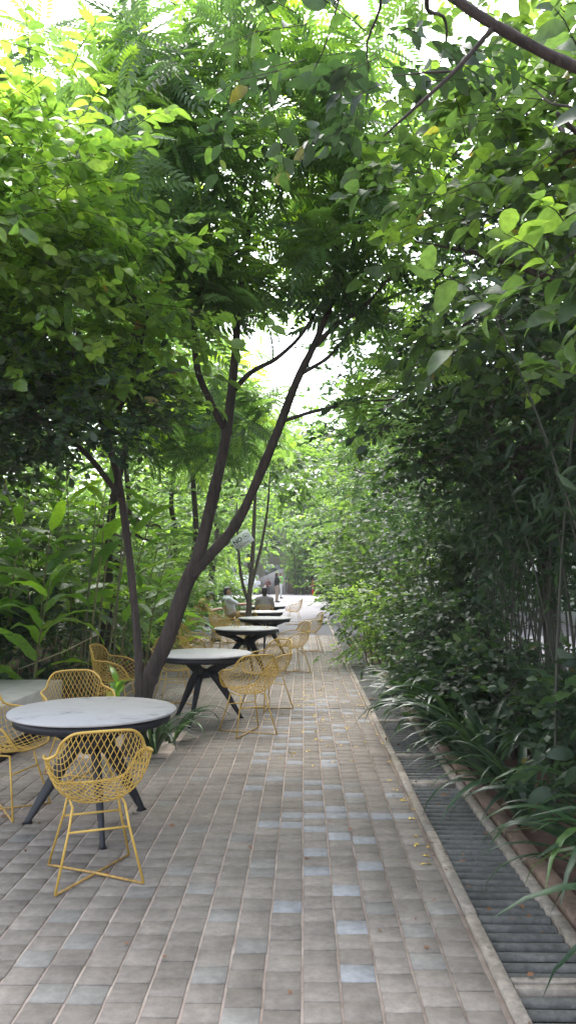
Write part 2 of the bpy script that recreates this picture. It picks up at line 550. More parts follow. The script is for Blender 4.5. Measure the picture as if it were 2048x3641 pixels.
def chair_meshes():
    lat = MB()
    vs = np.linspace(0, 1, 30)
    for sgn in (1, -1):
        for u0 in np.arange(-1.0 - 1.7, 1.0, .125):
            us = (u0 + 1.7 * vs) * sgn
            ok = np.abs(us) <= umax(vs) + 1e-6
            idx = np.where(ok)[0]
            if len(idx) < 3: continue
            vv = np.linspace(max(vs[idx[0]] - .015, 0), min(vs[idx[-1]] + .015, 1), max(4, len(idx) // 2 + 2))
            uu = np.clip((u0 + 1.7 * vv) * sgn, -umax(vv), umax(vv))
            lat.tube(shell(uu, vv), .0024, 4, cap=False)
    rim = MB()
    vv = np.concatenate([np.linspace(0, 1, 70) ** 1])
    vv = .5 - .5 * np.cos(vv * np.pi)
    right = np.stack([umax(vv), vv], 1)
    top = np.stack([np.linspace(.55, -.55, 14)[1:-1], np.ones(12)], 1)
    left = np.stack([-umax(vv[::-1]), vv[::-1]], 1)
    bot = np.stack([np.linspace(-.55, .55, 14)[1:], np.zeros(13)], 1)
    uv = np.vstack([right, top, left, bot])
    P = shell(uv[:, 0], uv[:, 1])
    keep = [0]
    for i in range(1, len(P)):
        if np.linalg.norm(P[i] - P[keep[-1]]) > .012: keep.append(i)
    rim.tube(P[keep], .0078, 6, cap=True)
    return lat, rim


lat, rim = chair_meshes()
LAT_ME = mesh_np("wire_lattice", np.vstack(lat.v), [np.vstack(lat.q)], smooth=True); LAT_ME.materials.append(YELLOW)
RIM_ME = mesh_np("rim", np.vstack(rim.v), [np.vstack(rim.q), np.vstack(rim.t)], smooth=True); RIM_ME.materials.append(YELLOW)


def tube_mesh(name, pts, r_, mat, n=7):
    m_ = MB().tube(pts, r_, n)
    me = mesh_np(name, np.vstack(m_.v), [np.vstack(m_.q), np.vstack(m_.t)], smooth=True)
    me.materials.append(mat)
    return me


LEGS = [tube_mesh("leg", [(sx * .135, sy * .13, .405), (sx * .155, sy * .155, .29), (sx * .222, sy * .225, .009)], .0068, YELLOW) for sx in (-1, 1) for sy in (-1, 1)]
ROD = [tube_mesh("floor_rod", [(-.222 * s, -.225, .009), (0, 0, .0075 + .006 * k), (.222 * s, .225, .009)], .0068, RUST) for k, s in enumerate((1, -1))]
STR = [tube_mesh("stretcher", [(-.157, s * .157, .285), (.157, s * .157, .285)], .006, YELLOW) for s in (-1, 1)]
RAIL = [tube_mesh("seat_rail", [(s * .135, -.135, .402), (s * .135, .135, .402)], .006, YELLOW) for s in (-1, 1)]


def chair(x, y, face, label):
    """face: direction the sitter looks, degrees counter-clockwise from +X"""
    o = empty("wire_chair", (x, y, 0), R(face - 90))
    props(o, label, "chair", "yellow wire chairs around the round tables")
    obj("wire_lattice", LAT_ME, None, o, kind="stuff")
    obj("rim", RIM_ME, None, o)
    for m_ in LEGS: obj("leg", m_, None, o)
    for m_ in ROD: obj("floor_rod", m_, None, o)
    for m_ in STR: obj("stretcher", m_, None, o)
    for m_ in RAIL: obj("seat_rail", m_, None, o)
    return o


def table(x, y, a0, label):
    o = empty("round_table", (x, y, 0), R(a0))
    props(o, label, "table", "round stone-topped tables in a row")
    MB().lathe([(0, .716), (.50, .718), (.527, .722), (.533, .727), (.533, .736), (.529, .741), (0, .741)], 64).build("table_top", MARB, o)
    MB().lathe([(.40, .715), (.500, .7155), (.497, .668), (.485, .661), (.46, .661), (.46, .714)], 48).build("apron", BLACK, o)
    MB().lathe([(0, .565), (.075, .56), (.085, .52), (.075, .47), (0, .465)], 16).build("hub", BLACK, o)
    for k in range(3):
        a = R(120 * k)
        leg = MB()
        ca, sa = math.cos(a), math.sin(a)

        def strip(prof, wd):
            V = []
            for (r0, z0, r1, z1), ww in zip(prof, wd):
                for r_, z_ in ((r0, z0), (r1, z1)):
                    for s in (-1, 1):
                        V.append((ca * r_ - sa * s * ww, sa * r_ + ca * s * ww, z_))
            q = []
            for i in range(len(prof) - 1):
                j = i * 4; kx = j + 4
                q += [(j, j + 1, kx + 1, kx), (j + 3, j + 2, kx + 2, kx + 3), (j + 1, j + 3, kx + 3, kx + 1), (j + 2, j, kx, kx + 2)]
            q += [(0, 2, 3, 1), (4 * len(prof) - 4, 4 * len(prof) - 3, 4 * len(prof) - 1, 4 * len(prof) - 2)]
            leg.add(V, q)
        strip([(.468, .69, .468, .642), (.30, .685, .27, .58), (.05, .57, .05, .46)], [.018, .02, .022])     # arm to the rim
        strip([(.03, .53, .13, .545), (.13, .41, .215, .44), (.405, .022, .445, .022), (.40, 0, .465, 0)], [.024, .022, .013, .018])
        leg.build("leg", BLACK, o)
    return o


table(-1.37, 5.18, 54, "nearest round table, stained grey stone top, in front of the leaning tree trunk")
table(-1.12, 8.86, 19, "second round table from the front, pale top, just right of the leaning trunk")
table(-.94, 12.9, 80, "third round table from the front, scattered with small yellow petals")
table(-.78, 15.9, 30, "fourth round table from the front, pale top, beyond the petal-strewn one")
table(-1.0, 18.5, 0, "fifth round table from the front, just before the grey-shirted sitter")
table(-1.02, 21.75, 45, "farthest round table, between the two seated people in white and grey")

chair(-1.13, 4.36, 112, "nearest yellow wire chair, its back to the viewer, at the front table")
chair(-2.06, 5.50, -14, "yellow wire chair cut by the left picture edge, side of the front table")
chair(-1.80, 6.38, -62, "yellow wire chair behind the front table, in front of the trunk")
chair(-.575, 8.15, 118, "yellow wire chair with its back to the viewer, right of the second table")
chair(-.45, 9.62, 222, "yellow wire chair turned to the viewer behind the second table's right edge")
chair(-1.62, 9.98, -68, "yellow wire chair behind the second table, half hidden by the leaning trunk")
chair(-2.12, 8.98, -6, "yellow wire chair seen from its side left of the slim trunk")
chair(-.19, 13.2, 204, "yellow wire chair on the open path side of the petal-strewn table")
chair(-1.72, 12.62, -8, "yellow wire chair left of the petal-strewn table, facing right")
chair(-1.30, 13.95, -75, "yellow wire chair behind the petal-strewn table, mostly hidden")
chair(.12, 16.6, 190, "yellow wire chair farther up the path, right of the fourth table")
chair(-1.62, 16.05, -20, "yellow wire chair left of the fourth table with its arm raised toward the viewer")
chair(-1.22, 17.15, -80, "yellow wire chair behind the fourth table, its rounded back upright")
chair(-1.95, 18.35, -5, "yellow wire chair left of the fifth table, beside the shrubs")
chair(-1.03, 20.6, 90, "yellow wire chair under the grey-shirted sitter")
chair(-1.92, 21.5, 8, "yellow wire chair under the sitter in a white shirt")
chair(-2.58, 19.05, 0, "yellow wire chair under the sitter in a tan shirt")
chair(-.33, 25.4, 170, "farthest yellow wire chair, alone on the pale plaza paving")

# ------------------------------------------------------------------ foliage generators
def tmpl_leaf(w_=.5, fold=.10, droop=.12, hi=True, wide=.55):
    if hi:
        h = w_ / 2
        V = [(0, 0, 0), (-h * .72, .28, fold * .8), (0, .28, 0), (h * .72, .28, fold * .8),
             (-h, wide + .05, fold - droop * .4), (0, wide + .05, -droop * .4), (h, wide + .05, fold - droop * .4), (0, 1, -droop)]
        T = [(0, 2, 1), (0, 3, 2), (4, 5, 7), (5, 6, 7)]
        Q = [(1, 2, 5, 4), (2, 3, 6, 5)]
        return np.array(V, float), np.array(Q), np.array(T)
    h = w_ / 2
    V = [(0, 0, 0), (-h, .5, fold), (0, 1, -droop), (h, .5, fold)]
    return np.array(V, float), np.zeros((0, 4), int), np.array([(0, 2, 1), (0, 3, 2)])


def tmpl_frond(pairs=9, L=.27, w_=.085, droop=.25, angle=62):
    V, T = [], []
    rz = lambda y: -droop * y * y
    n = 6
    for i in range(n):
        y0, y1 = i / n, (i + 1) / n
        k = len(V)
        V += [(-.006, y0, rz(y0)), (.006, y0, rz(y0)), (.004, y1, rz(y1)), (-.004, y1, rz(y1))]
        T += [(k, k + 1, k + 2), (k, k + 2, k + 3)]
    for i in range(pairs):
        y = .14 + .82 * i / (pairs - 1)
        Li = L * (.62 + .38 * math.sin(math.pi * min(1, (y + .05))))
        a = math.radians(angle - 20 * y)
        for s in (-1, 1):
            dx, dy = s * math.sin(a), math.cos(a)
            px, py = -dy, dx
            k = len(V)
            b0 = np.array((0, y, rz(y)))
            for l, ww, dz in ((0, 0, 0), (.45, -w_ / 2, .012), (1, 0, -.05), (.45, w_ / 2, .012)):
                V.append((b0[0] + dx * l * Li + px * ww, b0[1] + dy * l * Li + py * ww, b0[2] + dz - .10 * l * Li))
            T += [(k, k + 1, k + 2), (k, k + 2, k + 3)]
    k = len(V)
    V += [(0, 1, rz(1)), (-w_ / 2, 1.1, rz(1) - .05), (0, 1.25, rz(1) - .12), (w_ / 2, 1.1, rz(1) - .05)]
    T += [(k, k + 2, k + 1), (k, k + 3, k + 2)]
    return np.array(V, float), np.zeros((0, 4), int), np.array(T)


def tmpl_round(w_=.5, rows=6, fold=.09, droop=.3, wave=.02, peak=.45, seed=1):
    """a rounded, slightly wavy blade that curls down towards a pointed tip"""
    rg = random.Random(seed)
    V, Q, T = [(0, 0, 0)], [], []
    for i in range(1, rows):
        f = i / rows
        h = w_ / 2 * (math.sin(math.pi * f ** (math.log(.5) / math.log(peak))) ** .72)
        z = -droop * f * f + .05 * math.sin(math.pi * f)
        V += [(-h * (1 + rg.uniform(-wave, wave) * 3), f + rg.uniform(-.02, .02), z + h * fold * 2 + rg.uniform(-wave, wave)), (0, f, z), (h * (1 + rg.uniform(-wave, wave) * 3), f + rg.uniform(-.02, .02), z + h * fold * 2 + rg.uniform(-wave, wave))]
    V.append((0, 1, -droop)); n = len(V) - 1
    T += [(0, 2, 1), (0, 3, 2), (n - 3, n - 2, n), (n - 2, n - 1, n)]
    for i in range(rows - 2):
        a = 1 + i * 3
        Q += [(a, a + 1, a + 4, a + 3), (a + 1, a + 2, a + 5, a + 4)]
    return np.array(V, float), np.array(Q), np.array(T)


OVAL = tmpl_leaf(.58, .07, .10)
LANCE = tmpl_leaf(.34, .06, .18)
WIDE = tmpl_round(.56, 7, .10, .32, .022, .45, 3)
ROUND = tmpl_round(.56, 5, .08, .22, .015, .52, 5)
LOW = tmpl_leaf(.55, .10, .10, hi=False)
LOWN = tmpl_leaf(.26, .05, .15, hi=False)
FROND = tmpl_frond(9, .33, .088, .25)
FROND_S = tmpl_frond(7, .30, .10, .3)


def scatter(name, tmpl, pos, d, n, scale, tint, mat, parent, kind="stuff"):
    V, Q, T = tmpl
    N, k = len(pos), len(V)
    d = nrm(d)
    xx = nrm(np.cross(d, n)); zz = np.cross(xx, d)
    W = pos[:, None] + scale[:, None, None] * (V[None, :, :1] * xx[:, None] + V[None, :, 1:2] * d[:, None] + V[None, :, 2:] * zz[:, None])
    off = (np.arange(N) * k)[:, None, None]
    fl = []
    if len(Q): fl.append((Q[None] + off).reshape(-1, 4))
    if len(T): fl.append((T[None] + off).reshape(-1, 3))
    me = mesh_np(name, W.reshape(-1, 3), fl, tint=np.repeat(tint, k))
    return obj(name, me, mat, parent, kind)


def sprays(rng, ells, ntw, per, tl, ll, holes=(), clump=.35, up=.15, surf=.45, flat=.6):
    """leaf sprays: twigs gathered in clumps inside ellipsoids, leaves alternating along each twig"""
    vol = np.array([np.prod(e[1]) ** (2 / 3) for e in ells])
    which = rng.choice(len(ells), ntw, p=vol / vol.sum())
    cen = np.array([e[0] for e in ells], float)[which]
    rad = np.array([e[1] for e in ells], float)[which]
    ncl = max(6, ntw // 14)
    # clump centres
    cw = rng.choice(len(ells), ncl, p=vol / vol.sum())
    dirs = nrm(rng.normal(size=(ncl, 3)))
    rr = rng.random(ncl)[:, None] ** surf
    ccen = np.array([e[0] for e in ells], float)[cw] + dirs * rr * np.array([e[1] for e in ells], float)[cw]
    pick = rng.integers(0, ncl, ntw)
    sig = np.array([e[1] for e in ells], float)[cw][pick].mean(1, keepdims=True) * clump
    p = ccen[pick] + rng.normal(size=(ntw, 3)) * sig * np.array([1, 1, .6])
    cen = np.array([e[0] for e in ells], float)[cw][pick]
    rad = np.array([e[1] for e in ells], float)[cw][pick]
    out = nrm((p - cen) / rad)
    keep = np.ones(ntw, bool)
    for hc, hr in holes:
        keep &= (((p - np.array(hc)) / np.array(hr)) ** 2).sum(1) > 1
    p, out = p[keep], out[keep]
    n_ = len(p)
    td = nrm(out * .7 + rng.normal(size=(n_, 3)) * np.array([.6, .6, .35]) + np.array([0, 0, up]))
    td[:, 2] *= flat; td = nrm(td)
    TL = tl * rng.uniform(.6, 1.3, n_)
    f = (np.arange(per) + .5) / per
    side = np.where(np.arange(per) % 2, 1., -1.)
    sd = nrm(np.cross(td, np.array([0, 0, 1.])))
    P = p[:, None] + td[:, None] * (f[None, :, None] * TL[:, None, None]) + np.array([0, 0, -1.]) * (f ** 2)[None, :, None] * TL[:, None, None] * .25
    D = td[:, None] * (.45 + .5 * f[None, :, None]) + sd[:, None] * side[None, :, None] * (1.0 - .55 * f)[None, :, None] + rng.normal(size=(n_, per, 3)) * .28 + np.array([0, 0, -.15])
    Nn = np.array([0, 0, 1.]) + rng.normal(size=(n_, per, 3)) * .55 + out[:, None] * .35
    sc = ll * rng.uniform(.6, 1.25, (n_, per))
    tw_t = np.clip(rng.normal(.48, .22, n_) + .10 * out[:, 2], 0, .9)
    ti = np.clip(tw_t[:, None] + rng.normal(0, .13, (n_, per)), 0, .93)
    od = rng.random((n_, per)); ti = np.where(od > .993, rng.uniform(.95, 1, (n_, per)), ti)
    return P.reshape(-1, 3), D.reshape(-1, 3), Nn.reshape(-1, 3), sc.ravel(), ti.ravel(), (p, td, TL, ccen)


def twig_mesh(name, tw, r_, mat, parent):
    p, td, TL, _ = tw
    n_ = len(p)
    f = np.array([-.15, .5, 1.])
    P = p[:, None] + td[:, None] * (f[None, :, None] * TL[:, None, None]) + np.array([0, 0, -1.]) * (f ** 2)[None, :, None] * TL[:, None, None] * .25
    a = nrm(np.cross(td, np.array([0, 0, 1.]))); b2 = np.cross(td, a)
    rr = np.array([1., .8, .35]) * r_
    V = []
    for k in range(3):
        th = k * 2 * np.pi / 3
        V.append(P + rr[None, :, None] * (math.cos(th) * a + math.sin(th) * b2)[:, None])
    V = np.stack(V, 2).reshape(n_, 9, 3)
    q = np.array([(i * 3 + k, i * 3 + (k + 1) % 3, i * 3 + 3 + (k + 1) % 3, i * 3 + 3 + k) for i in range(2) for k in range(3)])
    F = (q[None] + (np.arange(n_) * 9)[:, None, None]).reshape(-1, 4)
    return obj(name, mesh_np(name, V.reshape(-1, 3), [F]), mat, parent, "stuff")


def wobble(rng, a, b, n=5, amp=.06):
    a, b = np.array(a, float), np.array(b, float)
    L = np.linalg.norm(b - a)
    t_ = np.linspace(0, 1, n)[:, None]
    P = a + (b - a) * t_ + rng.normal(size=(n, 3)) * amp * L * np.sin(np.pi * t_)
    P[:, 2] += .08 * L * np.sin(np.pi * t_[:, 0])
    return P


def tree(name, label, trunks, ells, ntw, per, tl, ll, tmpl, mat, bark=BARK, cat="tree", group=None, seed=1, holes=(), nbr=10, br=.03, twig=.004, twigs=True, **kw):
    rng = np.random.default_rng(seed)
    base = np.array(trunks[0][0][0], float)
    o = empty(name, tuple(base))
    props(o, label, cat, group)
    tp = []
    for k, (pts, rad) in enumerate(trunks):
        pts = np.array(pts, float) - base
        m_ = MB().tube(pts, rad, 10, smoothpath=6)
        V = m_.v[0]
        V += rng.normal(size=V.shape) * np.mean(rad) * .035
        m_.build("trunk" if k == 0 else "limb", bark, o, smooth=True)
        rp, rr = resample(pts, np.array(rad, float), 6)
        tp.append(np.hstack([rp, rr[:, None]]))
    tp = np.vstack(tp)
    ells = [(np.array(c, float) - base, r_) for c, r_ in ells]
    holes = [(np.array(c, float) - base, r_) for c, r_ in holes]
    P, D, N, s, ti, tw = sprays(rng, ells, ntw, per, tl, ll, holes, **kw)
    scatter("crown", tmpl, P, D, N, s, ti, mat, o)
    if twigs: twig_mesh("twigs", tw, twig, bark, o)
    hi = tp[tp[:, 2] > tp[:, 2].max() * .45]
    cc = tw[3]
    for c in cc[rng.permutation(len(cc))[:nbr]]:
        low = hi[hi[:, 2] < c[2] + .2]
        if len(low) == 0: low = hi
        s0 = low[np.argmin(((low[:, :3] - c) ** 2).sum(1))]
        if np.linalg.norm(c - s0[:3]) < .25: continue
        r0 = min(br, s0[3] * .7)
        MB().tube(wobble(rng, s0[:3], c), np.linspace(r0, r0 * .3, 5), 6, smoothpath=3).build("branch", bark, o, smooth=True)
    return o


def mass(name, label, base, ells, ntw, per, tl, ll, tmpl, mat, cat="shrub", group=None, seed=1, nst=5, stem=BARK, sr=.012, holes=(), twigs=True, **kw):
    """a shrub: stems from the base, foliage"""
    rng = np.random.default_rng(seed)
    o = empty(name, base); props(o, label, cat, group)
    bv = np.array(base, float)
    ells = [(np.array(c, float) - bv, r_) for c, r_ in ells]
    holes = [(np.array(c, float) - bv, r_) for c, r_ in holes]
    P, D, N, s, ti, tw = sprays(rng, ells, ntw, per, tl, ll, holes, **kw)
    k = P[:, 2] > .02
    scatter("foliage", tmpl, P[k], D[k], N[k], s[k], ti[k], mat, o)
    if twigs: twig_mesh("twigs", tw, .003, stem, o)
    cc = tw[3]
    for c in cc[rng.permutation(len(cc))[:nst]]:
        a = np.array([c[0] * .45 + rng.normal() * .08, c[1] * .45 + rng.normal() * .08, -.05])
        MB().tube(wobble(rng, a, c), np.linspace(sr, sr * .4, 5), 6, smoothpath=2).build("stem", stem, o, smooth=True)
    return o


# ---- pinnate whorls: fronds radiating from branch ends
def pinnate(name, label, trunks, ells, nwh, per, fl, mat, bark=BARK, group=None, seed=1, holes=(), nbr=14, br=.03, tmpl=None, bright=.45):
    rng = np.random.default_rng(seed)
    base = np.array(trunks[0][0][0], float)
    o = empty(name, tuple(base)); props(o, label, "tree", group)
    tp = []
    for k, (pts, rad) in enumerate(trunks):
        pts = np.array(pts, float) - base
        pp, rr = resample(pts, np.array(rad, float), 14)
        kn = np.convolve(rng.normal(size=len(rr) + 8), np.hanning(7) / 3, 'same')[4:-4]
        rr = rr * (1 + .05 * kn + .16 * (rng.random(len(rr)) > .94))
        m_ = MB().tube(pp, rr, 16)
        V = m_.v[0]
        V += rng.normal(size=V.shape) * np.mean(rad) * .03
        m_.build("trunk" if k == 0 else "limb", bark, o, smooth=True)
        rp, rr = resample(pts, np.array(rad, float), 6)
        tp.append(np.hstack([rp, rr[:, None]]))
    tp = np.vstack(tp)
    vol = np.array([np.prod(e[1]) ** (2 / 3) for e in ells])
    wi = rng.choice(len(ells), nwh, p=vol / vol.sum())
    cen = np.array([e[0] for e in ells], float)[wi] - base
    rad = np.array([e[1] for e in ells], float)[wi]
    p = cen + nrm(rng.normal(size=(nwh, 3))) * (rng.random(nwh)[:, None] ** .42) * rad
    keep = np.ones(nwh, bool)
    for hc, hr in holes:
        keep &= (((p - (np.array(hc) - base)) / np.array(hr)) ** 2).sum(1) > 1
    p, cen, rad = p[keep], cen[keep], rad[keep]
    out = nrm((p - cen) / rad)
    n_ = len(p)
    th = rng.random((n_, 1)) * 6.28 + np.arange(per)[None] * 2.4 + rng.normal(size=(n_, per)) * .25
    axis = nrm(out * .5 + np.array([0, 0, .8]) + rng.normal(size=(n_, 3)) * .25)
    a = nrm(np.cross(axis, rng.normal(size=(n_, 3)))); b2 = np.cross(axis, a)
    f = (np.arange(per) + .5) / per
    D = np.cos(th)[..., None] * a[:, None] + np.sin(th)[..., None] * b2[:, None] + axis[:, None] * (-.35 + .95 * f)[None, :, None] + rng.normal(size=(n_, per, 3)) * .12
    N = axis[:, None] * 1.0 + rng.normal(size=(n_, per, 3)) * .25 + np.zeros_like(D)
    P = p[:, None] + axis[:, None] * (f * .14)[None, :, None]
    sc = fl * rng.uniform(.65, 1.15, (n_, per))
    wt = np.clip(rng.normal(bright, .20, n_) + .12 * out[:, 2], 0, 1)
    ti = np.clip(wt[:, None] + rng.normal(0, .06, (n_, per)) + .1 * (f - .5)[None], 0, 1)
    scatter("crown", tmpl or FROND, P.reshape(-1, 3), D.reshape(-1, 3), N.reshape(-1, 3), sc.ravel(), ti.ravel(), mat, o)
    hi = tp[tp[:, 2] > tp[:, 2].max() * .4]
    for c in p[rng.permutation(n_)[:nbr]]:
        low = hi[hi[:, 2] < c[2] + .1]
        if len(low) == 0: low = hi
        s0 = low[np.argmin(((low[:, :3] - c) ** 2).sum(1))]
        if np.linalg.norm(c - s0[:3]) < .2: continue
        r0 = min(br, s0[3] * .6)
        MB().tube(wobble(rng, s0[:3], c), np.linspace(r0, r0 * .3, 5), 6, smoothpath=3).build("branch", bark, o, smooth=True)
    return o


SKYGAP = [((-.05, 7.3, 3.72), (.42, 3.0, .40)), ((-.1, 12, 5.1), (.72, 3.5, .68)), ((-.15, 18, 6.8), (1.1, 4, 1.0)), ((-1.25, 16.0, 2.3), (1.0, 2.0, .75))]   # gaps in the crowns, the last one in front of the sign

# ---- the leaning forked tree
pinnate("forked_tree", "dark leaning tree forked into two stems, rising beside the second table", [
    ([(-1.57, 7.22, -.1), (-1.44, 7.22, .56), (-1.25, 7.22, 1.02), (-1.09, 7.22, 1.49), (-.965, 7.23, 1.80), (-.83, 7.3, 2.42), (-.73, 7.35, 2.95), (-.66, 7.4, 3.68), (-.63, 7.45, 4.2), (-.55, 7.5, 4.9), (-.45, 7.6, 5.7)],
     [.115, .078, .072, .070, .062, .050, .047, .039, .032, .026, .016]),
    ([(-1.06, 7.21, 1.55), (-.95, 7.22, 1.70), (-.61, 7.25, 2.11), (-.28, 7.28, 2.86), (-.07, 7.3, 3.42), (.14, 7.35, 3.88), (.36, 7.4, 4.46), (.6, 7.5, 5.2)],
     [.055, .052, .046, .042, .037, .031, .023, .013]),
    ([(-.75, 7.34, 2.98), (-.86, 7.25, 3.2), (-.98, 7.15, 3.5), (-1.0, 7.05, 3.9), (-.92, 7.0, 4.3), (-.85, 6.95, 4.9)], [.03, .032, .03, .026, .022, .012]),
    ([(-.66, 7.4, 3.38), (-.5, 7.42, 3.55), (-.25, 7.45, 3.7), (.0, 7.45, 3.95), (.22, 7.5, 4.35)], [.026, .024, .02, .016, .008]),
    ([(-.18, 7.29, 3.05), (.1, 7.3, 3.14), (.5, 7.3, 3.22), (.85, 7.3, 3.25)], [.018, .016, .012, .006]),
    ([(.11, 7.35, 3.78), (.3, 7.3, 3.96), (.55, 7.2, 4.1), (.8, 7.1, 4.35)], [.028, .024, .018, .008]),
    ([(-.02, 7.3, 3.5), (.25, 7.2, 3.65), (.5, 7.1, 3.95)], [.02, .016, .008]),
], [((-1.45, 6.6, 4.9), (.95, 1.2, .9)), ((-.6, 7.2, 5.9), (1.6, 1.6, 1.1)), ((.7, 7.6, 5.4), (.9, 1.3, .8)), ((-1.3, 6.9, 6.3), (.8, 1.0, .6)), ((.1, 5.7, 6.2), (1.1, 1.2, .5)), ((-.95, 6.9, 4.2), (.45, .8, .5)), ((.65, 7.4, 3.3), (.45, .6, .3)), ((.9, 7.3, 4.6), (.5, .8, .5)), ((.1, 7.9, 4.75), (.6, .6, .32)), ((.45, 7.5, 4.15), (.35, .5, .22)), ((-.55, 7.9, 4.5), (.4, .6, .4)), ((-.65, 6.85, 4.3), (.5, .4, .32)), ((.35, 6.9, 4.45), (.4, .4, .25))],
    235, 8, .46, PINN, seed=11, holes=SKYGAP[:1], nbr=18, br=.022, bright=.6)

# ---- slim tree with small bright leaves (left)
tree("slim_tree", "slim dark tree with dense small bright leaves at the left edge", [
    ([(-1.47, 7.02, -.1), (-1.45, 7.0, .59), (-1.49, 7.0, 1.21), (-1.58, 6.95, 2.02), (-1.66, 6.8, 2.6), (-1.85, 6.5, 3.3), (-2.1, 6.1, 4.1), (-2.2, 5.8, 5.0)], [.046, .038, .035, .033, .031, .027, .02, .01]),
    ([(-1.62, 6.88, 2.3), (-1.9, 6.5, 2.7), (-2.4, 6.0, 3.1), (-2.8, 5.6, 3.6)], [.026, .024, .018, .008]),
    ([(-1.7, 6.7, 2.8), (-1.4, 6.3, 3.2), (-1.2, 5.9, 3.6)], [.022, .018, .008]),
], [((-2.5, 5.5, 4.2), (1.2, 1.1, .75)), ((-1.75, 5.6, 3.75), (.8, .9, .5)), ((-2.6, 5.3, 3.75), (.9, .8, .45)), ((-1.45, 6.1, 3.45), (.55, .8, .4)), ((-2.0, 5.0, 4.0), (.7, .6, .4))],
    760, 11, .42, .118, ROUND, BRIGHT, seed=21, nbr=34, br=.018, twig=.003, clump=.28)

tree("underside_shade", "dark small-leaved tree at the left edge under the bright leaves", [  # added layer; its dark leaf colour imitates the shaded underside of the bright crown
    ([(-3.9, 6.4, -.1), (-3.7, 6.3, 1.2), (-3.4, 6.2, 2.2), (-3.0, 6.1, 2.9), (-2.5, 6.0, 3.4)], [.08, .07, .06, .04, .015]),
    ([(-3.3, 6.2, 2.4), (-2.9, 5.9, 2.6), (-2.3, 5.8, 2.75), (-1.8, 5.8, 2.8)], [.035, .03, .02, .008]),
], [((-2.7, 6.0, 2.95), (1.0, .9, .42)), ((-1.75, 6.0, 2.9), (.65, .8, .36)), ((-3.2, 5.9, 2.5), (.8, .8, .45))],
    900, 11, .34, .075, OVAL, DARK, seed=25, nbr=22, br=.016, twig=.003, clump=.28)

# ---- right-hand broad-leaved tree with its overhanging branch
tree("broadleaf_tree", "broad-leaved tree leaning over the drain with large drooping leaves", [
    ([(2.75, 5.6, -.1), (2.7, 5.5, 1.2), (2.55, 5.3, 2.4), (2.3, 5.1, 3.4), (2.0, 4.8, 4.4), (1.7, 4.6, 5.3)], [.09, .08, .07, .055, .04, .015]),
    ([(2.5, 5.25, 2.6), (2.2, 4.6, 3.2), (1.7, 4.0, 3.6), (1.2, 3.6, 3.8)], [.04, .034, .024, .01]),
    ([(2.35, 5.15, 3.2), (1.9, 5.6, 3.7), (1.4, 6.0, 4.1), (.9, 6.2, 4.3)], [.036, .03, .02, .008]),
], [((2.0, 4.6, 4.1), (1.0, 1.4, .8)), ((1.35, 5.2, 4.2), (.75, 1.3, .55)), ((1.9, 3.9, 3.2), (.7, 1.0, .55)), ((2.4, 5.2, 5.0), (1.2, 1.5, .8)), ((1.5, 5.8, 3.5), (.6, 1.0, .45)), ((1.6, 4.6, 5.2), (.9, 1.2, .7)), ((1.5, 5.4, 5.9), (1.0, 1.2, .5)), ((2.6, 4.2, 5.6), (1.0, 1.2, .7))],
    560, 9, .44, .145, WIDE, BROAD, seed=31, nbr=26, br=.022, clump=.32)

# dense dark tree behind it
tree("dark_tree", "dense dark small-leaved tree filling the right side behind the large-leaved one", [
    ([(2.6, 8.2, -.1), (2.5, 8.1, 1.3), (2.45, 8.0, 2.6), (2.3, 7.9, 3.8), (2.2, 7.8, 5.0)], [.10, .09, .075, .055, .02]),
    ([(2.48, 8.05, 1.9), (2.0, 7.4, 2.6), (1.6, 7.0, 3.0)], [.05, .04, .015]),
], [((2.1, 7.3, 3.1), (1.0, 1.7, .8)), ((2.4, 8.4, 4.4), (1.3, 1.7, 1.0)), ((1.7, 8.6, 3.3), (.85, 1.4, .8)), ((2.7, 6.6, 2.5), (1.0, 1.6, .8)), ((1.6, 7.4, 4.5), (.8, 1.2, .8)), ((2.9, 5.6, 3.3), (.8, 1.5, .9))],
    1500, 12, .40, .095, OVAL, DARK, seed=41, nbr=26, br=.025, clump=.30)

over = tree("overhead_tree", "overhanging tree whose bare dark limb crosses the top right corner", [
    ([(2.9, 1.9, -.1), (2.6, 2.1, 1.5), (2.1, 2.4, 2.7), (1.45, 2.65, 3.2), (1.03, 2.8, 3.48), (.71, 2.8, 3.66), (.52, 2.8, 3.80), (.2, 2.9, 4.1)], [.07, .06, .05, .032, .021, .019, .018, .01]),
    ([(.71, 2.8, 3.655), (.56, 2.8, 3.48), (.39, 2.8, 3.32), (.3, 2.85, 3.26)], [.009, .008, .006, .003]),
    ([(.56, 2.8, 3.48), (.46, 2.82, 3.49), (.33, 2.9, 3.53)], [.005, .004, .002]),
], [((.55, 2.95, 3.75), (.55, .5, .16)), ((.2, 3.2, 3.85), (.5, .5, .18)), ((1.3, 2.9, 3.75), (.35, .5, .25)), ((1.45, 2.9, 3.3), (.3, .4, .3))],
    44, 7, .30, .088, WIDE, DARK, seed=51, nbr=8, br=.01, twig=.0025, clump=.5)
# unseen crown and branches added over and behind the viewer to shade the foreground
P, D, N, s_, ti, tw = sprays(np.random.default_rng(52), [(np.array(c) - np.array((2.9, 1.9, -.1)), r_) for c, r_ in (((.6, -.5, 4.9), (2.6, 1.8, .6)), ((-.6, -3.2, 4.6), (3.0, 2.2, 1.0)), ((2.8, -.6, 4.0), (1.2, 2.6, 1.2)))], 420, 9, .5, .15)
scatter("crown", WIDE, P, D, N, s_, ti, DARK, over)
for c in tw[3][:16]:
    MB().tube(wobble(np.random.default_rng(int(abs(c[0] * 1000))), (-.8, .5, 2.8), c), np.linspace(.03, .008, 5), 6, smoothpath=3).build("branch", BARK, over, smooth=True)

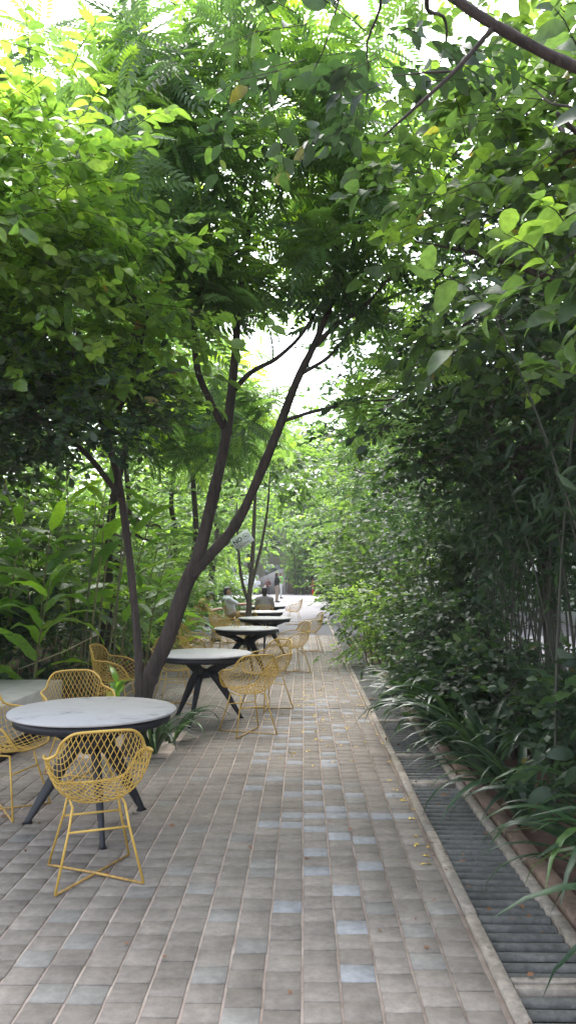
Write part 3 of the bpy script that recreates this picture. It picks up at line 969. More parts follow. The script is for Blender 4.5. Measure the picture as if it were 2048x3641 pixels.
# ---- more trees: (kind, name, label, base, height, crowns, count, leaf, material)
def simple_tree(name, label, base, top, r0, ells, ntw, per, tl, ll, tmpl, mat, seed, bark=BARK, **kw):
    base, top = np.array(base, float), np.array(top, float)
    rng = np.random.default_rng(seed + 900)
    pts = wobble(rng, base + [0, 0, -.1], top, 6, .025)
    return tree(name, label, [(pts, np.linspace(r0, r0 * .3, 6))], ells, ntw, per, tl, ll, tmpl, mat, bark, seed=seed, **kw)


def simple_pinnate(name, label, base, top, r0, ells, nwh, per, fl, mat, seed, bark=BARK, **kw):
    base, top = np.array(base, float), np.array(top, float)
    rng = np.random.default_rng(seed + 900)
    pts = wobble(rng, base + [0, 0, -.1], top, 6, .025)
    return pinnate(name, label, [(pts, np.linspace(r0, r0 * .3, 6))], ells, nwh, per, fl, mat, bark, seed=seed, **kw)


BG = "trees lining the path"
simple_pinnate("pinnate_tree", "feathery-leaved tree behind the leaning trunk on the left", (-2.9, 11.0, 0), (-2.2, 11, 5.0), .08,
               [((-2.1, 11, 4.2), (1.3, 1.4, 1.1)), ((-.9, 10.8, 3.6), (.9, 1.2, .5)), ((-2.6, 10.6, 5.8), (1.5, 1.5, 1.0))], 170, 8, .42, PINN, 61, group=BG, bright=.62, holes=SKYGAP)
simple_pinnate("pinnate_tree", "feathery-leaved tree arching over the fourth table", (-2.6, 15.6, 0), (-1.6, 15.4, 5.2), .08,
               [((-1.5, 15.2, 4.5), (1.2, 1.5, .8)), ((-2.4, 15.5, 6.3), (1.8, 1.8, 1.5))], 120, 8, .46, PINN, 62, group=BG, bright=.72, holes=SKYGAP)
simple_pinnate("pinnate_tree", "feathery-leaved tree at the far left behind the ginger plants", (-4.6, 9.5, 0), (-4.2, 9.5, 5.0), .09,
               [((-4.4, 9.8, 4.2), (1.5, 1.6, 1.5)), ((-4.4, 9.8, 6.0), (1.5, 1.5, 1.0)), ((-3.0, 8.6, 6.9), (1.5, 1.3, .7))], 190, 8, .45, PINN, 63, group=BG, bright=.5)
# slender pale double-stem tree carrying the sign
tree("slender_tree", "slender pale tree with several thin stems behind the small white sign", [
    ([(-1.27, 17.45, -.05), (-1.22, 17.45, .8), (-1.2, 17.45, 1.2), (-1.14, 17.45, 2.0), (-1.1, 17.45, 3.0), (-1.05, 17.45, 4.2)], [.075, .065, .055, .05, .04, .02]),
    ([(-1.22, 17.45, .95), (-1.38, 17.5, 1.5), (-1.46, 17.5, 2.2), (-1.5, 17.5, 3.2)], [.04, .035, .03, .015]),
    ([(-1.18, 17.45, 1.3), (-.98, 17.5, 2.1), (-.82, 17.5, 3.0), (-.75, 17.5, 4.0)], [.04, .034, .028, .012]),
], [((-1.3, 17.5, 4.6), (1.4, 1.4, 1.2)), ((-.6, 17.2, 3.9), (.8, 1.2, .5))], 260, 10, .5, .16, OVAL, MID, BARK2, group=BG, seed=64, holes=SKYGAP)
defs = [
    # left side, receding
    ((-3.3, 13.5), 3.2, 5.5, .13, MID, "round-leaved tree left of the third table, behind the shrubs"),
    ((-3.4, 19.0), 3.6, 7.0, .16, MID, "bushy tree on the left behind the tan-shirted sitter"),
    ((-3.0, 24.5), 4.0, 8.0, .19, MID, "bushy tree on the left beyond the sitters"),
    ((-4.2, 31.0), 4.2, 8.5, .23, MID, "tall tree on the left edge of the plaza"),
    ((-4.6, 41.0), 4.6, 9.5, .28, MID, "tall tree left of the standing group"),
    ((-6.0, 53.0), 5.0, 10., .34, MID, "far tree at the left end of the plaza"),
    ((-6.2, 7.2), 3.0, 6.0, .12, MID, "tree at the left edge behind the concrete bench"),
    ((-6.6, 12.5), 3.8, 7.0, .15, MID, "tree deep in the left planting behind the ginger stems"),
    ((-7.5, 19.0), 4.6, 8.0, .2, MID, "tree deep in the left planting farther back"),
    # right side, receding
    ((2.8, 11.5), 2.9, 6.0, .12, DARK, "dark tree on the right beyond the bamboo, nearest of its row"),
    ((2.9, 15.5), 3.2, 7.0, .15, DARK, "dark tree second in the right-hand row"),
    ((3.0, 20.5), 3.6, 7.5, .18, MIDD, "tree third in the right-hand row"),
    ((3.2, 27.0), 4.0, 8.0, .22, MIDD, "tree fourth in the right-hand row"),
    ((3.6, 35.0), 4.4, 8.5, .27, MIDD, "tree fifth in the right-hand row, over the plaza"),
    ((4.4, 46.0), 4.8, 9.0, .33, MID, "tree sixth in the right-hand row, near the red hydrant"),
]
for i, ((bx, by), rad, ht, ll, mt, lab) in enumerate(defs):
    side = -1 if bx < 0 else 1
    inner = bx - side * rad * .28
    cr = [((bx, by, ht * .66), (rad * .55, rad * .7, ht * .28)), ((inner, by - .4, ht * .5), (rad * .42, rad * .6, ht * .20)),
          ((bx + side * .6, by, ht * .38), (rad * .5, rad * .7, ht * .2)), ((inner, by + .5, ht * .8), (rad * .45, rad * .6, ht * .16))]
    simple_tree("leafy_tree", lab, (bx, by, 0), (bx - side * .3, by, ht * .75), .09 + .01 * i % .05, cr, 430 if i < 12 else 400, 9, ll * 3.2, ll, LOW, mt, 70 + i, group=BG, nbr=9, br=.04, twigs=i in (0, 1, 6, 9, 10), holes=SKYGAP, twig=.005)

# tall crowns that close the sky above the corridor
simple_tree("tall_tree", "tall tree rising above the dark trees on the right", (3.7, 9.8, 0), (3.3, 9.8, 7.5), .12, [((2.6, 9.6, 6.4), (1.7, 1.8, 1.3)), ((3.6, 8.4, 5.0), (1.3, 1.6, 1.0)), ((1.5, 10.8, 5.3), (1.0, 1.4, .7)), ((3.2, 11.5, 4.8), (1.3, 1.6, .9))], 560, 10, .45, .13, OVAL, MIDD, 141, group=BG, nbr=16, br=.05, twigs=True, holes=SKYGAP)
simple_tree("tall_tree", "tall tree rising above the right edge close to the viewer", (4.2, 6.2, 0), (3.9, 6.0, 6.5), .11, [((3.6, 5.6, 5.2), (1.3, 1.8, 1.1)), ((3.6, 6.8, 4.6), (1.2, 1.6, .8)), ((2.6, 5.6, 6.2), (1.2, 1.5, .8))], 480, 10, .42, .12, OVAL, DARK, 142, group=BG, nbr=16, br=.045, twigs=True)
simple_tree("tall_tree", "tall tree filling the left background above the ginger plants", (-6.6, 10.5, 0), (-6.2, 10.5, 6.5), .12, [((-5.6, 10.4, 3.9), (1.7, 1.6, 1.0)), ((-4.2, 11.4, 4.4), (1.2, 1.4, .9)), ((-6.2, 10, 5.6), (1.8, 1.8, 1.2)), ((-4.8, 8.6, 3.4), (.9, 1.0, .7))], 560, 10, .42, .13, OVAL, MIDD, 143, group=BG, nbr=14, br=.045, twigs=True)

# trees closing the view behind the plaza
for i, (bx, by, ht) in enumerate(((-11, 70, 18), (-5, 72, 19), (.6, 74, 17), (6, 72, 19), (12, 70, 18))):
    simple_tree("backdrop_tree", ("leftmost", "second from left", "middle", "second from right", "rightmost")[i] + " of the far trees behind the plaza wall", (bx, by, 0), (bx, by, ht * .6), .2,
                [((bx, by, ht * .62), (4.2, 2.5, ht * .30)), ((bx + .5, by - 1, ht * .30), (3.4, 2, ht * .2))], 560, 8, 1.5, .6, LOW, MID, 120 + i, group="far trees behind the plaza wall", nbr=6, br=.08, twigs=False)

# far-off woods on both sides, read as one mass each
for nm, lab, ellw, sd in (("far_wood", "mass of distant trees far off on the left", [((-14, 26, 4.2), (6, 14, 3.6)), ((-11, 44, 5), (5, 12, 4.2)), ((-13, 14, 3.6), (4.5, 6, 3.0))], 151),
                          ("far_wood", "mass of distant trees far off on the right", [((9, 28, 6), (4, 12, 4.0)), ((9.5, 46, 7), (4, 12, 5)), ((13, 16, 6), (2.5, 7, 2.5))], 152)):
    rg = np.random.default_rng(sd)
    P, D, N, s_, ti, tw = sprays(rg, ellw, 2600, 7, 1.1, .42, SKYGAP, clump=.2)
    k = P[:, 2] > 0
    props(scatter(nm, LOW, P[k], D[k], N[k], s_[k], ti[k], MIDD, None), lab, "wood", kind="stuff")

# ---- shrubs
SH = "shrubs in the planting beds"
shr = [
    # x, y, rx, ry, h, leaf, n, tmpl, mat, label
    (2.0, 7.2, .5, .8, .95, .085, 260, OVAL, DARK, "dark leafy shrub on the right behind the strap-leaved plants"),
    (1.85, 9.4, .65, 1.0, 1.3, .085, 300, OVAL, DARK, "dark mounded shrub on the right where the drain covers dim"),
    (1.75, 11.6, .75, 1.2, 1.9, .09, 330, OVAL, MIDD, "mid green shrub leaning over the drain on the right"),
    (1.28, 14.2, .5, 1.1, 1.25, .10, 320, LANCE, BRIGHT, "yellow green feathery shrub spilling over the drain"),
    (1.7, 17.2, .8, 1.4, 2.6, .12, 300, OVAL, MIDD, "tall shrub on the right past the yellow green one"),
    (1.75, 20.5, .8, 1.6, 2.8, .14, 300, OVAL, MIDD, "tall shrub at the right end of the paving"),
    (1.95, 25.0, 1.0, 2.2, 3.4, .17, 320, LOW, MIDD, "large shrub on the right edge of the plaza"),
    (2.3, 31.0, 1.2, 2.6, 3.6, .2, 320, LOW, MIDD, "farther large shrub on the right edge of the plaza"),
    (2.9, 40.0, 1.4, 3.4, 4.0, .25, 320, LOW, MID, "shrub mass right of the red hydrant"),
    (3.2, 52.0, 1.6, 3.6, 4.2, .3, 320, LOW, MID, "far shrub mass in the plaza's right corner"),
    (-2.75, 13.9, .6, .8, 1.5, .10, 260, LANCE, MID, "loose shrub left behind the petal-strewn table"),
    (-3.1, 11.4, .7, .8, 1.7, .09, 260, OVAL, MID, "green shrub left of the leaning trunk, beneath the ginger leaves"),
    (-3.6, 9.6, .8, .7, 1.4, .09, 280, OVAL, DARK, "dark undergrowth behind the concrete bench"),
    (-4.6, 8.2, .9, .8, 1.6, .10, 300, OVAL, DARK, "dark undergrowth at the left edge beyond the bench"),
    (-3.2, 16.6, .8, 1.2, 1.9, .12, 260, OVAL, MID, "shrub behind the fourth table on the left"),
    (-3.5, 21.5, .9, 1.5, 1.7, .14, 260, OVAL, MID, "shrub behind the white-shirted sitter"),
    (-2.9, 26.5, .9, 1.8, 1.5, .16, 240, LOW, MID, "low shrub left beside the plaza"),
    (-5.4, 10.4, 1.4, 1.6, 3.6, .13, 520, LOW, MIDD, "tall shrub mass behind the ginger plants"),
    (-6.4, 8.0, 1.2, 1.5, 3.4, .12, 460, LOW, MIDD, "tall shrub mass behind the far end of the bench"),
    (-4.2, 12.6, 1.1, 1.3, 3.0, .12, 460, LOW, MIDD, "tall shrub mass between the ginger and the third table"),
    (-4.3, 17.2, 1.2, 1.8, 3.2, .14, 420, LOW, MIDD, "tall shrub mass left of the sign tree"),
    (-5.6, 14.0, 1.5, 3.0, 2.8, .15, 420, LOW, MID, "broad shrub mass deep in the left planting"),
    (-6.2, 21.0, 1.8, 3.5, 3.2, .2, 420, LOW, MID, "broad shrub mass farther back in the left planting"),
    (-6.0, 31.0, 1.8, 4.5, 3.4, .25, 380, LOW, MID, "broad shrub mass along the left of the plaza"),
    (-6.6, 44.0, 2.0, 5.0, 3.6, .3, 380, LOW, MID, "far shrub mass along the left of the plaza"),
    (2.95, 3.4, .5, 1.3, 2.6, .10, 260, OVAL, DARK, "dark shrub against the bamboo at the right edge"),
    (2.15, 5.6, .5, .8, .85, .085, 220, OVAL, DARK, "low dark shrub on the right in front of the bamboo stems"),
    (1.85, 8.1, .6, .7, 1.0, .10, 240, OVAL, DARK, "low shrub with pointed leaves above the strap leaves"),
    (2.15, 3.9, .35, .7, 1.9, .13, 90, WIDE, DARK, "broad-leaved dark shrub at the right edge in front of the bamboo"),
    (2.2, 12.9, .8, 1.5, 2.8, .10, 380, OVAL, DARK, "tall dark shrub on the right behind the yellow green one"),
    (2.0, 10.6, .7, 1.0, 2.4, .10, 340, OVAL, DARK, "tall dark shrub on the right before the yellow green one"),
]
for i, (x_, y_, rx, ry, h, ll, n_, tm, mt, lab) in enumerate(shr):
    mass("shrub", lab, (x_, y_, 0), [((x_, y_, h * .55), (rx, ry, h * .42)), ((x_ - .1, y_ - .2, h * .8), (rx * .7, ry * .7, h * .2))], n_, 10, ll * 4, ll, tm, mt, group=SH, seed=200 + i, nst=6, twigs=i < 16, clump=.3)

# ---- bamboo screen on the right
bam_lab = ("first", "second", "third", "fourth", "fifth", "sixth", "seventh", "eighth")
rngb = np.random.default_rng(8)
for i in range(8):
    yy = 4.7 + i * .9
    cx = 2.3 + rngb.normal() * .12
    o = empty("bamboo_clump", (cx, yy, -.03))
    props(o, bam_lab[i] + " clump of thin dark bamboo stems behind the right planting, counted from the viewer", "bamboo", "bamboo clumps behind the right planting")
    P_, D_, N_, S_, T_ = [], [], [], [], []
    for k in range(17):
        x0, y0 = rngb.normal() * .22, rngb.uniform(-.6, .6)
        h = rngb.uniform(2.4, 3.8)
        lean = rngb.normal(size=2) * .22
        zz = np.linspace(0, h, 7)
        pts = np.stack([x0 + lean[0] * (zz / h) ** 2 * h * .5, y0 + lean[1] * (zz / h) ** 2 * h * .5, zz], 1)
        r0 = rngb.uniform(.006, .014)
        MB().tube(pts, np.linspace(r0, r0 * .4, 7), 6, cap=False, smoothpath=2).build("culm", CULM, o, smooth=True)
        nl = 42
        tt = rngb.uniform(.5, 1, nl)
        pp = np.stack([np.interp(tt * h, zz, pts[:, j]) for j in range(3)], 1)
        P_.append(pp + rngb.normal(size=(nl, 3)) * .13)
        D_.append(rngb.normal(size=(nl, 3)) * [1, 1, .3] + [0, 0, -.5]); N_.append(rngb.normal(size=(nl, 3)) * .5 + [0, 0, 1])
        S_.append(rngb.uniform(.10, .2, nl)); T_.append(np.clip(rngb.normal(.45, .2, nl), 0, .93))
    scatter("foliage", LOWN, np.vstack(P_), np.vstack(D_), np.vstack(N_), np.concatenate(S_), np.concatenate(T_), DARK, o)

# ---- strap-leaved clumps
def strap_mesh(L, wd, arch, name="leaf", rows=10, wave=.0):
    V, Q = [], []
    x_, z_, a = 0., 0., R(78)
    for i in range(rows + 1):
        f = i / rows
        wv = wd * min(1, .45 + 2.2 * f) * (1 - f ** 2.4) + .0008
        V += [(-wv, x_, z_ + wv * .35), (0, x_, z_), (wv, x_, z_ + wv * .35)]
        x_ += math.cos(a) * L / rows; z_ += math.sin(a) * L / rows
        a -= R(arch) / rows * (.5 + 1.2 * f)
    for i in range(rows):
        for j in (0, 1):
            Q.append((i * 3 + j, i * 3 + j + 1, i * 3 + j + 4, i * 3 + j + 3))
    return mesh_np(name, V, [Q], smooth=True)


STRAPS = []
rq = random.Random(4)
for k in range(10):
    me = strap_mesh(rq.uniform(.8, 1.15), rq.uniform(.030, .042), rq.uniform(85, 165))
    me.materials.append(STRAP)
    STRAPS.append(me)
ORD = ("first", "second", "third", "fourth", "fifth", "sixth", "seventh", "eighth", "ninth", "tenth", "eleventh", "twelfth")


def straps(x_, y_, n, sc, label, seed, group, bias=None, z=-.03):
    rr = random.Random(seed)
    o = empty("strap_plant", (x_, y_, z)); props(o, label, "plant", group)
    for k in range(n):
        a = rr.uniform(0, 2 * math.pi)
        if bias is not None and rr.random() < .6: a = R(bias) + rr.gauss(0, .55)
        q = obj("leaf", STRAPS[rr.randrange(10)], None, o)
        q.location = (math.cos(a) * .04, math.sin(a) * .04, 0)
        tilt = rr.uniform(-.15, .3)
        q.rotation_euler = (-tilt, rr.gauss(0, .15), a - math.pi / 2)
        s = sc * rr.uniform(.7, 1.15)
        q.scale = (s, s, s)
    return o


SG = "strap-leaved plants along the drain"
for i, (x_, y_, n_, sc, bi) in enumerate(((1.72, 3.0, 26, 1.12, 175), (1.55, 3.7, 24, 1.08, 185), (1.72, 4.5, 20, 1.0, 190), (1.46, 5.4, 26, 1.0, 185), (1.45, 6.4, 28, 1.0, 190), (1.40, 7.3, 30, 1.0, 190),
                                          (1.38, 8.1, 30, .98, 185), (1.36, 8.8, 30, .98, 185), (1.40, 9.6, 26, .95, 185), (1.42, 10.5, 20, .9, 190), (1.95, 6.2, 20, .95, None), (2.05, 4.9, 20, 1.0, None))):
    straps(x_, y_, n_, sc, ORD[i] + " strap-leaved plant along the drain from the viewer" if i < 10 else ("strap-leaved plant behind the drain row, beside the dark shrub" if i == 10 else "strap-leaved plant behind the drain row at the right edge"), 300 + i, SG, bi)
straps(-1.38, 7.3, 22, .62, "strap-leaved plant at the foot of the leaning trunk, right side", 320, "strap-leaved plants in the soil pit", -40, -.02)
straps(-1.30, 7.75, 16, .65, "strap-leaved plant behind the leaning trunk in the soil pit", 321, "strap-leaved plants in the soil pit", 10, -.02)
straps(-1.95, 7.4, 18, .6, "strap-leaved plant in the soil pit behind the front table", 322, "strap-leaved plants in the soil pit", None, -.02)

# ---- ginger plants with big blades
def blade_mesh(L, wd, droop, rows=8):
    V, Q = [], []
    x_, z_, a = 0., 0., R(30)
    for i in range(rows + 1):
        f = i / rows
        wv = wd * math.sin(math.pi * (.06 + .94 * f) ** .8) ** .75 if 0 < f < 1 else (.008 if f == 0 else .001)
        und = .012 * math.sin(i * 2.1)
        V += [(-wv, x_, z_ + wv * .28 + und), (0, x_, z_), (wv, x_, z_ + wv * .28 - und)]
        x_ += math.cos(a) * L / rows; z_ += math.sin(a) * L / rows
        a -= R(droop) / rows
    for i in range(rows):
        for j in (0, 1):
            Q.append((i * 3 + j, i * 3 + j + 1, i * 3 + j + 4, i * 3 + j + 3))
    me = mesh_np("leaf", V, [Q], smooth=True)
    me.materials.append(GINGER)
    return me


BLADES = [blade_mesh(rq.uniform(.52, .78), rq.uniform(.05, .072), rq.uniform(30, 95)) for k in range(8)]
stem_meshes = {}


def ginger(x_, y_, h, n, lean, label, seed, group, sc=1.0, start=.35):
    rr = random.Random(seed)
    o = empty("ginger_plant", (x_, y_, -.05)); props(o, label, "plant", group)
    zz = np.linspace(0, h, 7)
    pts = np.stack([lean[0] * (zz / h) ** 1.8, lean[1] * (zz / h) ** 1.8, zz], 1)
    MB().tube(pts, np.linspace(.014, .006, 7), 7, smoothpath=3).build("stem", STEM, o, smooth=True)
    a0 = rr.uniform(0, math.pi)
    for k in range(n):
        f = start + (1 - start) * k / (n - 1)
        q = obj("leaf", BLADES[rr.randrange(8)], None, o)
        q.location = tuple(float(np.interp(f * h, zz, pts[:, j])) for j in range(3))
        q.rotation_euler = (rr.gauss(.15, .2), rr.gauss(0, .25), a0 + math.pi * (k % 2) + rr.gauss(0, .35))
        s = sc * (.75 + .35 * math.sin(math.pi * f)) * rr.uniform(.85, 1.15)
        q.scale = (s, s, s)
    return o


GG = "ginger plants in the left planting"
gp = [
    (-2.75, 9.7, 2.9, 11, (.35, -.1), 1.15, "tall ginger plant left of the slim trunk, leaning right"), (-2.9, 9.9, 3.1, 11, (-.1, -.1), 1.15, "tallest upright ginger plant behind the side-on chair"),
    (-3.15, 9.4, 2.8, 11, (-.4, -.2), 1.15, "ginger plant leaning left above the concrete bench"), (-2.7, 10.4, 2.6, 11, (.55, .1), 1.15, "ginger plant leaning behind the two trunks"),
    (-3.5, 9.2, 2.6, 10, (.3, -.2), 1.1, "ginger plant behind the far end of the bench"), (-3.75, 8.9, 2.3, 10, (-.3, -.3), 1.15, "ginger plant at the far left corner of the bench"),
    (-2.55, 11.0, 2.7, 11, (.5, -.1), 1.1, "ginger plant between the slim and the leaning trunk"), (-2.5, 11.9, 2.3, 10, (.35, .0), 1.1, "ginger plant left of the petal-strewn table"),
    (-3.3, 7.0, 1.9, 9, (-.1, -.3), 1.1, "low ginger plant at the left picture edge behind the bench slab"), (-3.0, 8.75, 1.6, 8, (.3, -.35), 1.2, "short ginger plant arching over the bench"),
    (-3.9, 8.0, 2.2, 10, (.4, -.2), 1.25, "broad ginger plant cut by the left picture edge"), (-2.6, 13.2, 1.5, 9, (.15, -.2), 1.0, "ginger plant behind the chair left of the petal-strewn table"),
    (-2.35, 14.4, .8, 10, (.25, -.3), 1.1, "low broad-leaved ginger plant in front of the tan-shirted sitter"), (-2.55, 14.9, .9, 10, (.2, -.2), 1.1, "low ginger plant just left of the tan-shirted sitter"),
    (-2.35, 10.0, 2.4, 11, (.45, -.2), 1.2, "ginger plant right behind the slim trunk's middle"), (-3.05, 9.0, 2.3, 10, (.25, -.3), 1.25, "ginger plant with broad blades above the bench's far edge"),
    (-3.4, 8.3, 2.0, 10, (-.2, -.3), 1.3, "ginger plant with hanging blades left of the bench"), (-4.3, 8.9, 2.8, 11, (.2, -.2), 1.25, "tall ginger plant at the left picture edge"),
    (-2.2, 10.9, 2.1, 10, (.4, -.2), 1.15, "ginger plant seen between the two stems of the leaning tree"), (-4.0, 10.0, 3.4, 11, (.3, -.2), 1.25, "tall ginger plant leaning right at the back left"),
    (-3.3, 10.5, 3.3, 11, (.1, -.3), 1.15, "very tall ginger plant rising behind the bench group"),
]
for i, (x_, y_, h, n_, ln, sc, lab) in enumerate(gp):
    ginger(x_, y_, h, n_, ln, lab, 400 + i, GG, sc, .22 if h < 1.7 else .38)

# small bright seedling at the trunk foot
ginger(-1.64, 6.9, .72, 9, (.02, -.02), "small bright green seedling at the foot of the slim trunk", 450, "seedlings", .5, .6)

# dry cane leaning across the undergrowth
c_ = MB().tube([(-3.2, 8.9, .55), (-2.7, 8.95, .75), (-2.35, 9.05, .93)], [.008, .007, .005], 6).build("fallen_cane", simple("dry_cane", (.34, .30, .17), .7), None, smooth=True)
props(c_, "dry pale cane leaning across the dark undergrowth above the bench", "cane")
# bundle of pale bare stems beneath the ginger
for i, (x0, x1, yb) in enumerate(((-2.62, -2.45, 9.5), (-2.55, -2.40, 9.6), (-2.45, -2.22, 9.7), (-2.36, -2.28, 9.8), (-2.68, -2.6, 9.65))):
    s_ = MB().tube([(x0, yb, -.05), ((x0 + x1) / 2 - .02, yb, .9), (x1, yb, 1.9), (x1 + .03, yb, 2.5)], [.013, .012, .01, .006], 7, smoothpath=3).build("bare_stem", simple("bare_stem_%d" % i, (.24 - .03 * i, .22 - .02 * i, .10), .6, noise=(.12, .10, .05), scale=12), None, smooth=True)
    props(s_, ("leftmost but one", "second tallest", "rightmost but one", "rightmost", "leftmost")[i] + " of the pale bare canes behind the side-on chair", "stem", "pale bare canes")

# ------------------------------------------------------------------ fallen petals, dry leaves
rng = np.random.default_rng(77)
n_ = 150
px = rng.normal(.12, .34, n_); py = 6.5 + rng.gamma(2.2, 2.0, n_)
k = (px < .72) & (px > -.6) & (py < 20)
px, py = px[k], py[k]
near = np.stack([rng.uniform(.66, .76, 22), rng.uniform(4.5, 11, 22)], 1)
px = np.concatenate([px, near[:, 0]]); py = np.concatenate([py, near[:, 1]])
P = np.stack([px, py, np.full(len(px), .006)], 1)
P = np.repeat(P, 3, 0) + rng.normal(size=(len(P) * 3, 3)) * [.008, .008, .001]
D = rng.normal(size=P.shape) * [1, 1, .1]; N = np.array([0, 0, 1.]) + rng.normal(size=P.shape) * .3
o = scatter("fallen_petals", LOW, P, D, N, rng.uniform(.018, .034, len(P)), rng.random(len(P)), PETAL, None)
props(o, "small fallen yellow petals scattered over the path", "petals")
P = np.stack([rng.uniform(-.4, .4, 12) - .94, 12.9 + rng.uniform(-.4, .4, 12), np.full(12, .747)], 1)
P = np.repeat(P, 3, 0) + rng.normal(size=(36, 3)) * [.01, .01, .002]
o = scatter("table_petals", LOW, P, rng.normal(size=P.shape) * [1, 1, .6] + [0, 0, .3], rng.normal(size=P.shape) * .3 + [0, 0, 1], rng.uniform(.02, .036, 36), rng.random(36), PETAL, None)
props(o, "yellow petals lying on the third table's top", "petals")
n_ = 270
lx = np.concatenate([rng.normal(.80, .05, 60), rng.uniform(.85, 1.15, 80), rng.uniform(-2.4, .7, 70), rng.normal(-1.5, .45, 60)]); ly = np.concatenate([rng.uniform(2.6, 16, 210), rng.uniform(4.5, 12, 60)])
P = np.stack([lx, ly, np.where((lx > .75), .016, .008)], 1)
o = scatter("leaf_litter", OVAL, P, rng.normal(size=P.shape) * [1, 1, .12], np.array([0, 0, 1.]) + rng.normal(size=P.shape) * .35, rng.uniform(.015, .045, n_), rng.random(n_), DRY, None)
props(o, "small dry leaf fragments scattered on the drain cover and paving", "leaf litter")
for i, (x_, y_, z_, s, lab) in enumerate(((-.58, 3.42, .004, .035, "small dark dry leaf on the paving in the foreground"), (.30, 5.13, .004, .05, "curled dry leaf on the paving near the pale cross strip"), (.98, 5.9, .0, .07, "brown dry leaf on the drain cover"), (1.05, 3.95, .0, .06, "orange dry leaf on the drain cover under the strap leaves"))):
    V, Q, T = OVAL
    me = mesh_np("dry_leaf", V * s * [1, 1, 1.5] + [0, 0, .012], [Q, T]); me.materials.append(DRY)
    o = obj("dry_leaf", me); o.location = (x_, y_, z_); o.rotation_euler = (.1, .15, i * 1.9 + .8)
    props(o, lab, "leaf", "dry leaves on the ground")

# ------------------------------------------------------------------ sign
sg = empty("notice_sign", (-1.36, 17.32, 2.36))
sg.rotation_euler = (0, R(-33), 0)
props(sg, "tilted white no-smoking notice fixed to the slender pale tree", "sign")
MB().box(-.225, .225, -.004, .004, -.15, .15).build("board", SIGNW, sg)


def text(s, size, x_, z_, bold=.0):
    cu = bpy.data.curves.new("lettering", 'FONT')
    cu.body = s; cu.size = size; cu.align_x = 'CENTER'; cu.align_y = 'CENTER'; cu.offset = bold
    tmp = bpy.data.objects.new("tmp", cu); COL.objects.link(tmp)
    dg = bpy.context.evaluated_depsgraph_get()
    me = bpy.data.meshes.new_from_object(tmp.evaluated_get(dg)); me.name = "lettering"
    bpy.data.objects.remove(tmp)
    me.materials.clear(); me.materials.append(INK)
    o = obj("lettering", me, None, sg); o.location = (x_, -.008, z_); o.rotation_euler = (R(90), 0, 0)
    return o


text("NO", .135, -.095, .03, .003)
text("SMOKING", .06, .0, -.10, 0)
MB().box(-.19, .02, -.008, -.005, -.052, -.046).build("underline", INK, sg)
ring = MB()
th = np.linspace(0, 2 * np.pi, 41)
ring.tube(np.stack([.112 + .066 * np.cos(th), np.full(41, -.007), .03 + .066 * np.sin(th)], 1), .0035, 6, cap=False)
ring.box(.07, .14, -.009, -.006, .018, .034)
ring.tube([(.066, -.007, .076), (.158, -.007, -.016)], .003, 6)
ring.build("pictogram", INK, sg)

# ------------------------------------------------------------------ far end: walls, hydrant, building
wl = empty("concrete_wall", (-2.2, 63, 0)); props(wl, "grey concrete wall with a sloping top at the end of the plaza", "wall")
MB().add([(-1.6, 0, -.1), (.78, 0, -.1), (.78, 0, 2.0), (.3, 0, 2.0), (-1.6, 0, 1.15), (-1.6, .3, -.1), (.78, .3, -.1), (.78, .3, 2.0), (.3, .3, 2.0), (-1.6, .3, 1.15)],
         [(0, 1, 3, 4), (5, 9, 8, 6), (0, 5, 6, 1), (1, 6, 7, 2), (2, 7, 8, 3), (3, 8, 9, 4), (4, 9, 5, 0)], [(1, 2, 3), (6, 8, 7)]).build("wall_body", WALLC, wl)
MB().box(.55, .80, -.05, .35, -.1, 2.05, .01).build("pier", WALLC, wl)
wb = empty("low_wall", (2.0, 63.6, 0)); props(wb, "low brown wall behind the red hydrant", "wall")
MB().box(-3.35, 6, 0, .25, -.1, 1.12).build("wall_body", WALLB, wb)
MB().box(-3.38, 6.03, -.03, .28, 1.12, 1.19, .01).build("coping", WALLC, wb)
ww = empty("white_wall", (-5.2, 62.5, 0)); props(ww, "white wall left of the sloping concrete one", "wall")
MB().box(-3, 1.6, 0, .25, -.1, 1.5).build("wall_body", WHITE, ww)
MB().box(-3.03, 1.63, -.03, .28, 1.5, 1.58, .01).build("coping", WALLC, ww)
hd = empty("fire_hydrant", (.68, 61.6, 0)); props(hd, "red standing fire hydrant before the low brown wall", "hydrant")
MB().lathe([(.14, 0), (.14, .05), (.085, .06), (.085, .85), (.12, .86), (.12, .91), (.095, .93), (.09, 1.05), (.05, 1.14), (0, 1.16)], 18).build("barrel", REDP, hd)
MB().tube([(-.2, 0, .75), (.2, 0, .75)], [.05, .05], 12).build("outlet", REDP, hd)
MB().tube([(0, 0, 1.14), (0, 0, 1.22)], [.025, .025], 8).build("spindle", REDP, hd)
bd = empty("beige_building", (2, 80, 0)); props(bd, "beige building glimpsed through the far trees", "building")
MB().box(-18, 18, 0, 10, -.1, 10).build("wall", simple("building_render", (.34, .32, .29), .85, noise=(.25, .235, .21), scale=.6), bd)
for fl in range(3):
    for k in range(10):
        wx = -16.5 + k * 3.5
        wn = MB().box(wx, wx + 1.6, -.06, .02, 1.0 + fl * 3.1, 2.5 + fl * 3.1).build("window", WALLC, bd)
        MB().box(wx + .1, wx + 1.5, -.08, -.05, 1.1 + fl * 3.1, 2.4 + fl * 3.1).build("pane", GLASS, wn)
cn = empty("canopy_roof", (.45, 63.3, 0)); props(cn, "flat grey canopy roof above the far bamboo", "canopy")
MB().box(-1.1, 3.6, -1.5, 2, 4.05, 4.25, .02).build("roof_slab", WALLC, cn)
for x_ in (-.9, 3.3): MB().box(x_ - .06, x_ + .06, -.06, .06, 0, 4.05).build("post", WALLC, cn)
